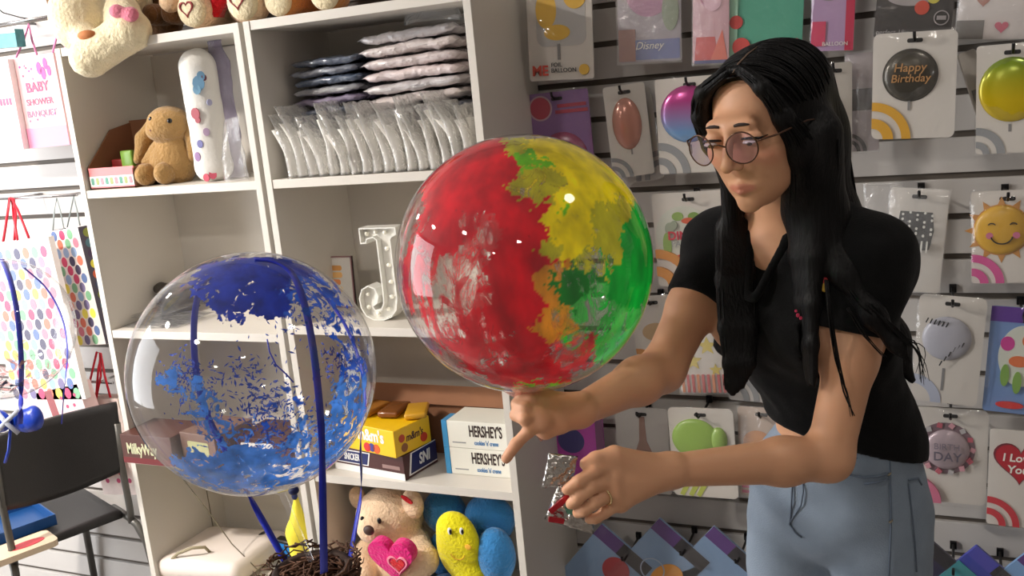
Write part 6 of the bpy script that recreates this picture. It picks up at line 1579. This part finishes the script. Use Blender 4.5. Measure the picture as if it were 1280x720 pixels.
# chest badge and small mark
for nm, u, v, parts in (('chest_badge', 1030, 356, ((0, .008, .006, (200, 50, 60)), (0, -.004, .0065, (206, 170, 60)), (0, .016, .0035, (190, 60, 90)))), ('pink_mark', 997, 394, ((0, 0, .003, (196, 50, 84)), (.004, -.004, .0025, (196, 50, 84)), (-.003, .006, .002, (196, 50, 84))))):
    q = on_sdf(shirt, u, v, 1.2, 1.6, .006)
    o_ = None
    for i, (x, y, r, c_) in enumerate(parts):
        pr_ = obj(nm if i == 0 else 'badge_print', MB().prism(circle(x, y, r * .7, 14, r), Fr(q, cr, cu), 0, .003 + .0004 * i), mat('badge_%d_%d' % (c_[0], c_[1]), c_, .5), wom if o_ is None else o_)
        o_ = o_ or pr_
# ---- jeans
jeans = Blob(.03)
hips(jeans, .010)
jeans.ell(J['waist'] - Zv * .02, (.116, .092, .08), PM, k=.04)
for sg in (-1, 1):
    L = legpts(sg)
    jeans.chain([L[0], L[0].lerp(L[1], .5), L[1], L[1].lerp(L[2], .45), L[2]], [.080, .076, .060, .058, .047], k=.018)
jeans.cut(halfspace(J['waist'] + Zv * .035, -hn), .004)
jeans.cut(halfspace(Vector((0, 0, .075)), Zv), .004)
M_jean = mat('light_blue_denim', (128, 142, 158), .85, var=.16, vscale=9, bump=.25, bscale=500, sheen=.1, spec=.2)
def jfold(V):
    out = V.copy()
    for i, v_ in enumerate(V):
        p_ = Vector(v_); n_ = noise.noise(Vector((p_.x * 10, p_.y * 10, p_.z * 22)))
        r = Vector((v_[0] - J['pelvis'].x, v_[1] - J['pelvis'].y, 0)).normalized(); out[i] = v_ + np.array(r) * (n_ * .004)
    return out
lo, hi = jeans.bounds()
so = sdf_obj('jeans', jeans, M_jean, .006, wom, lo, hi, disp=jfold)
M_seam = mat('dark_denim_seam', (92, 105, 122), .85); M_metal = mat('brass_button', (150, 140, 120), .35, metal=.8)
def jline(name, pix, r, m): return obj(name, MB().tube([on_sdf(jeans, u, v, 1.35, 1.85, .003) for u, v in pix], r * (1 if m is M_metal else .75), 6), m, wom, True)
jline('fly_seam', [(990, 592), (990, 610), (989, 630), (988, 648), (987, 656)], .0022, M_seam)
jline('fly_seam', [(1003, 596), (1004, 615), (1001, 632), (992, 646), (988, 652)], .0016, M_seam)
jline('pocket_seam', [(1038, 586), (1058, 593), (1080, 597), (1098, 596), (1110, 592)], .0024, M_seam)
jline('pocket_seam', [(1080, 605), (1098, 603), (1110, 598)], .0020, M_seam)
jline('side_seam', [(1112, 568), (1113, 600), (1114, 640), (1113, 680), (1111, 720)], .0018, M_seam)
jline('side_seam', [(1136, 604), (1140, 640), (1144, 680), (1146, 715)], .0016, M_seam)
jline('back_pocket', [(1136, 600), (1148, 598), (1152, 606)], .0024, M_seam)
jline('crotch_seam', [(987, 656), (994, 666), (1002, 672)], .002, M_seam)
jline('waist_seam', [(960, 548), (985, 557), (1020, 565), (1060, 572), (1110, 574), (1150, 570)], .002, M_seam)
jline('rivet', [(1111, 592), (1112, 593)], .004, M_metal); jline('rivet', [(1113, 651), (1114, 652)], .004, M_metal)
jline('button', [(991, 586), (992, 587)], .008, M_metal)
# ---- shoes
for sg in (-1, 1):
    L = legpts(sg); a = L[2].copy(); a.z = 0
    b = Blob(.02); b.ell(a + pF * .05 + Zv * .036, (.042, .125, .036), PM).ell(a - pF * .01 + Zv * .06, (.040, .055, .055), PM); b.cut(halfspace(Vector((0, 0, .003)), Zv), .002)
    sdf_obj('shoe', b, mat('white_sneaker', (210, 208, 204), .6), .006, wom)
# ---- ring and watch-like band on her hand
q = atd(757, 627, 1.262)
axr = (atd(743, 629, 1.262) - atd(766, 615, 1.283)).normalized(); rr_ = axr.orthogonal().normalized(); r2 = axr.cross(rr_)
q = atd(766, 615, 1.283).lerp(atd(743, 629, 1.262), .42)
obj('finger_ring', MB().tube([q + (rr_ * math.cos(a) + r2 * math.sin(a)) * .0112 for a in [2 * math.pi * i / 20 for i in range(20)]], .0016, 6, closed=True), mat('pale_gold', (226, 200, 150), .2, metal=.8), wom, True)
# ---- foil packets in her hand
M_foil = mat('crinkled_silver_foil', (190, 186, 182), .16, metal=.95, bump=.9, bscale=45)
def foil(label, quad, t_, m, th_=.006, seed=0, name='foil_packet'):
    P4 = [atd(u, v, tt) for (u, v), tt in zip(quad, t_)]
    nn = (P4[1] - P4[0]).cross(P4[3] - P4[0]).normalized()
    if nn.dot(CAM - P4[0]) < 0: nn = -nn
    g = MB()
    def fn(a, b_, sg):
        p_ = P4[0].lerp(P4[1], a).lerp(P4[3].lerp(P4[2], a), b_)
        e = (max(0, math.sin(math.pi * a)) * max(0, math.sin(math.pi * b_))) ** .5
        return p_ + nn * (sg * th_ * e + .004 * noise.noise(Vector((a * 6, b_ * 6, seed))) + .0025 * noise.noise(Vector((a * 15, b_ * 15, seed + 5))))
    g.grid(lambda a, b_: fn(a, b_, 1), 18, 18); g.grid(lambda a, b_: fn(1 - a, b_, -1), 18, 18)
    t = thing(name, label, 'packet', P4[3].lerp(P4[2], .5), 'foil packets in her hand')
    obj('foil', g, m, t, True, weld=True)
    return t, P4, nn
foil('crumpled silver foil packet above the fingertips of the lower hand', [(686, 566), (722, 570), (716, 604), (677, 611)], (1.255, 1.265, 1.27, 1.26), M_foil, seed=2)
t, P4, nn = foil('silver foil packet with red and green print hanging from the lower hand', [(698, 606), (744, 622), (742, 668), (680, 650)], (1.285, 1.29, 1.295, 1.285), M_foil, seed=8)
def strip(a0, b0, a1, b1, w_, m, nm):
    p0 = P4[0].lerp(P4[1], a0).lerp(P4[3].lerp(P4[2], a0), b0); p1 = P4[0].lerp(P4[1], a1).lerp(P4[3].lerp(P4[2], a1), b1)
    d = (p1 - p0); L_ = d.length; f_ = Fr(p0 + nn * .0095, d, nn.cross(d)); obj(nm, MB().prism([(0, -w_), (L_, -w_), (L_, w_), (0, w_)], f_, -.003, .001), m, t)
strip(.02, .72, .3, .15, .0035, mat('red_foil_print', (176, 40, 50), .25, metal=.5), 'red_print'); strip(.05, .9, .35, .84, .0035, MATS['red_foil_print'], 'red_print')
strip(.35, .5, .6, .45, .006, mat('green_foil_print', (96, 150, 130), .25, metal=.5), 'green_print')
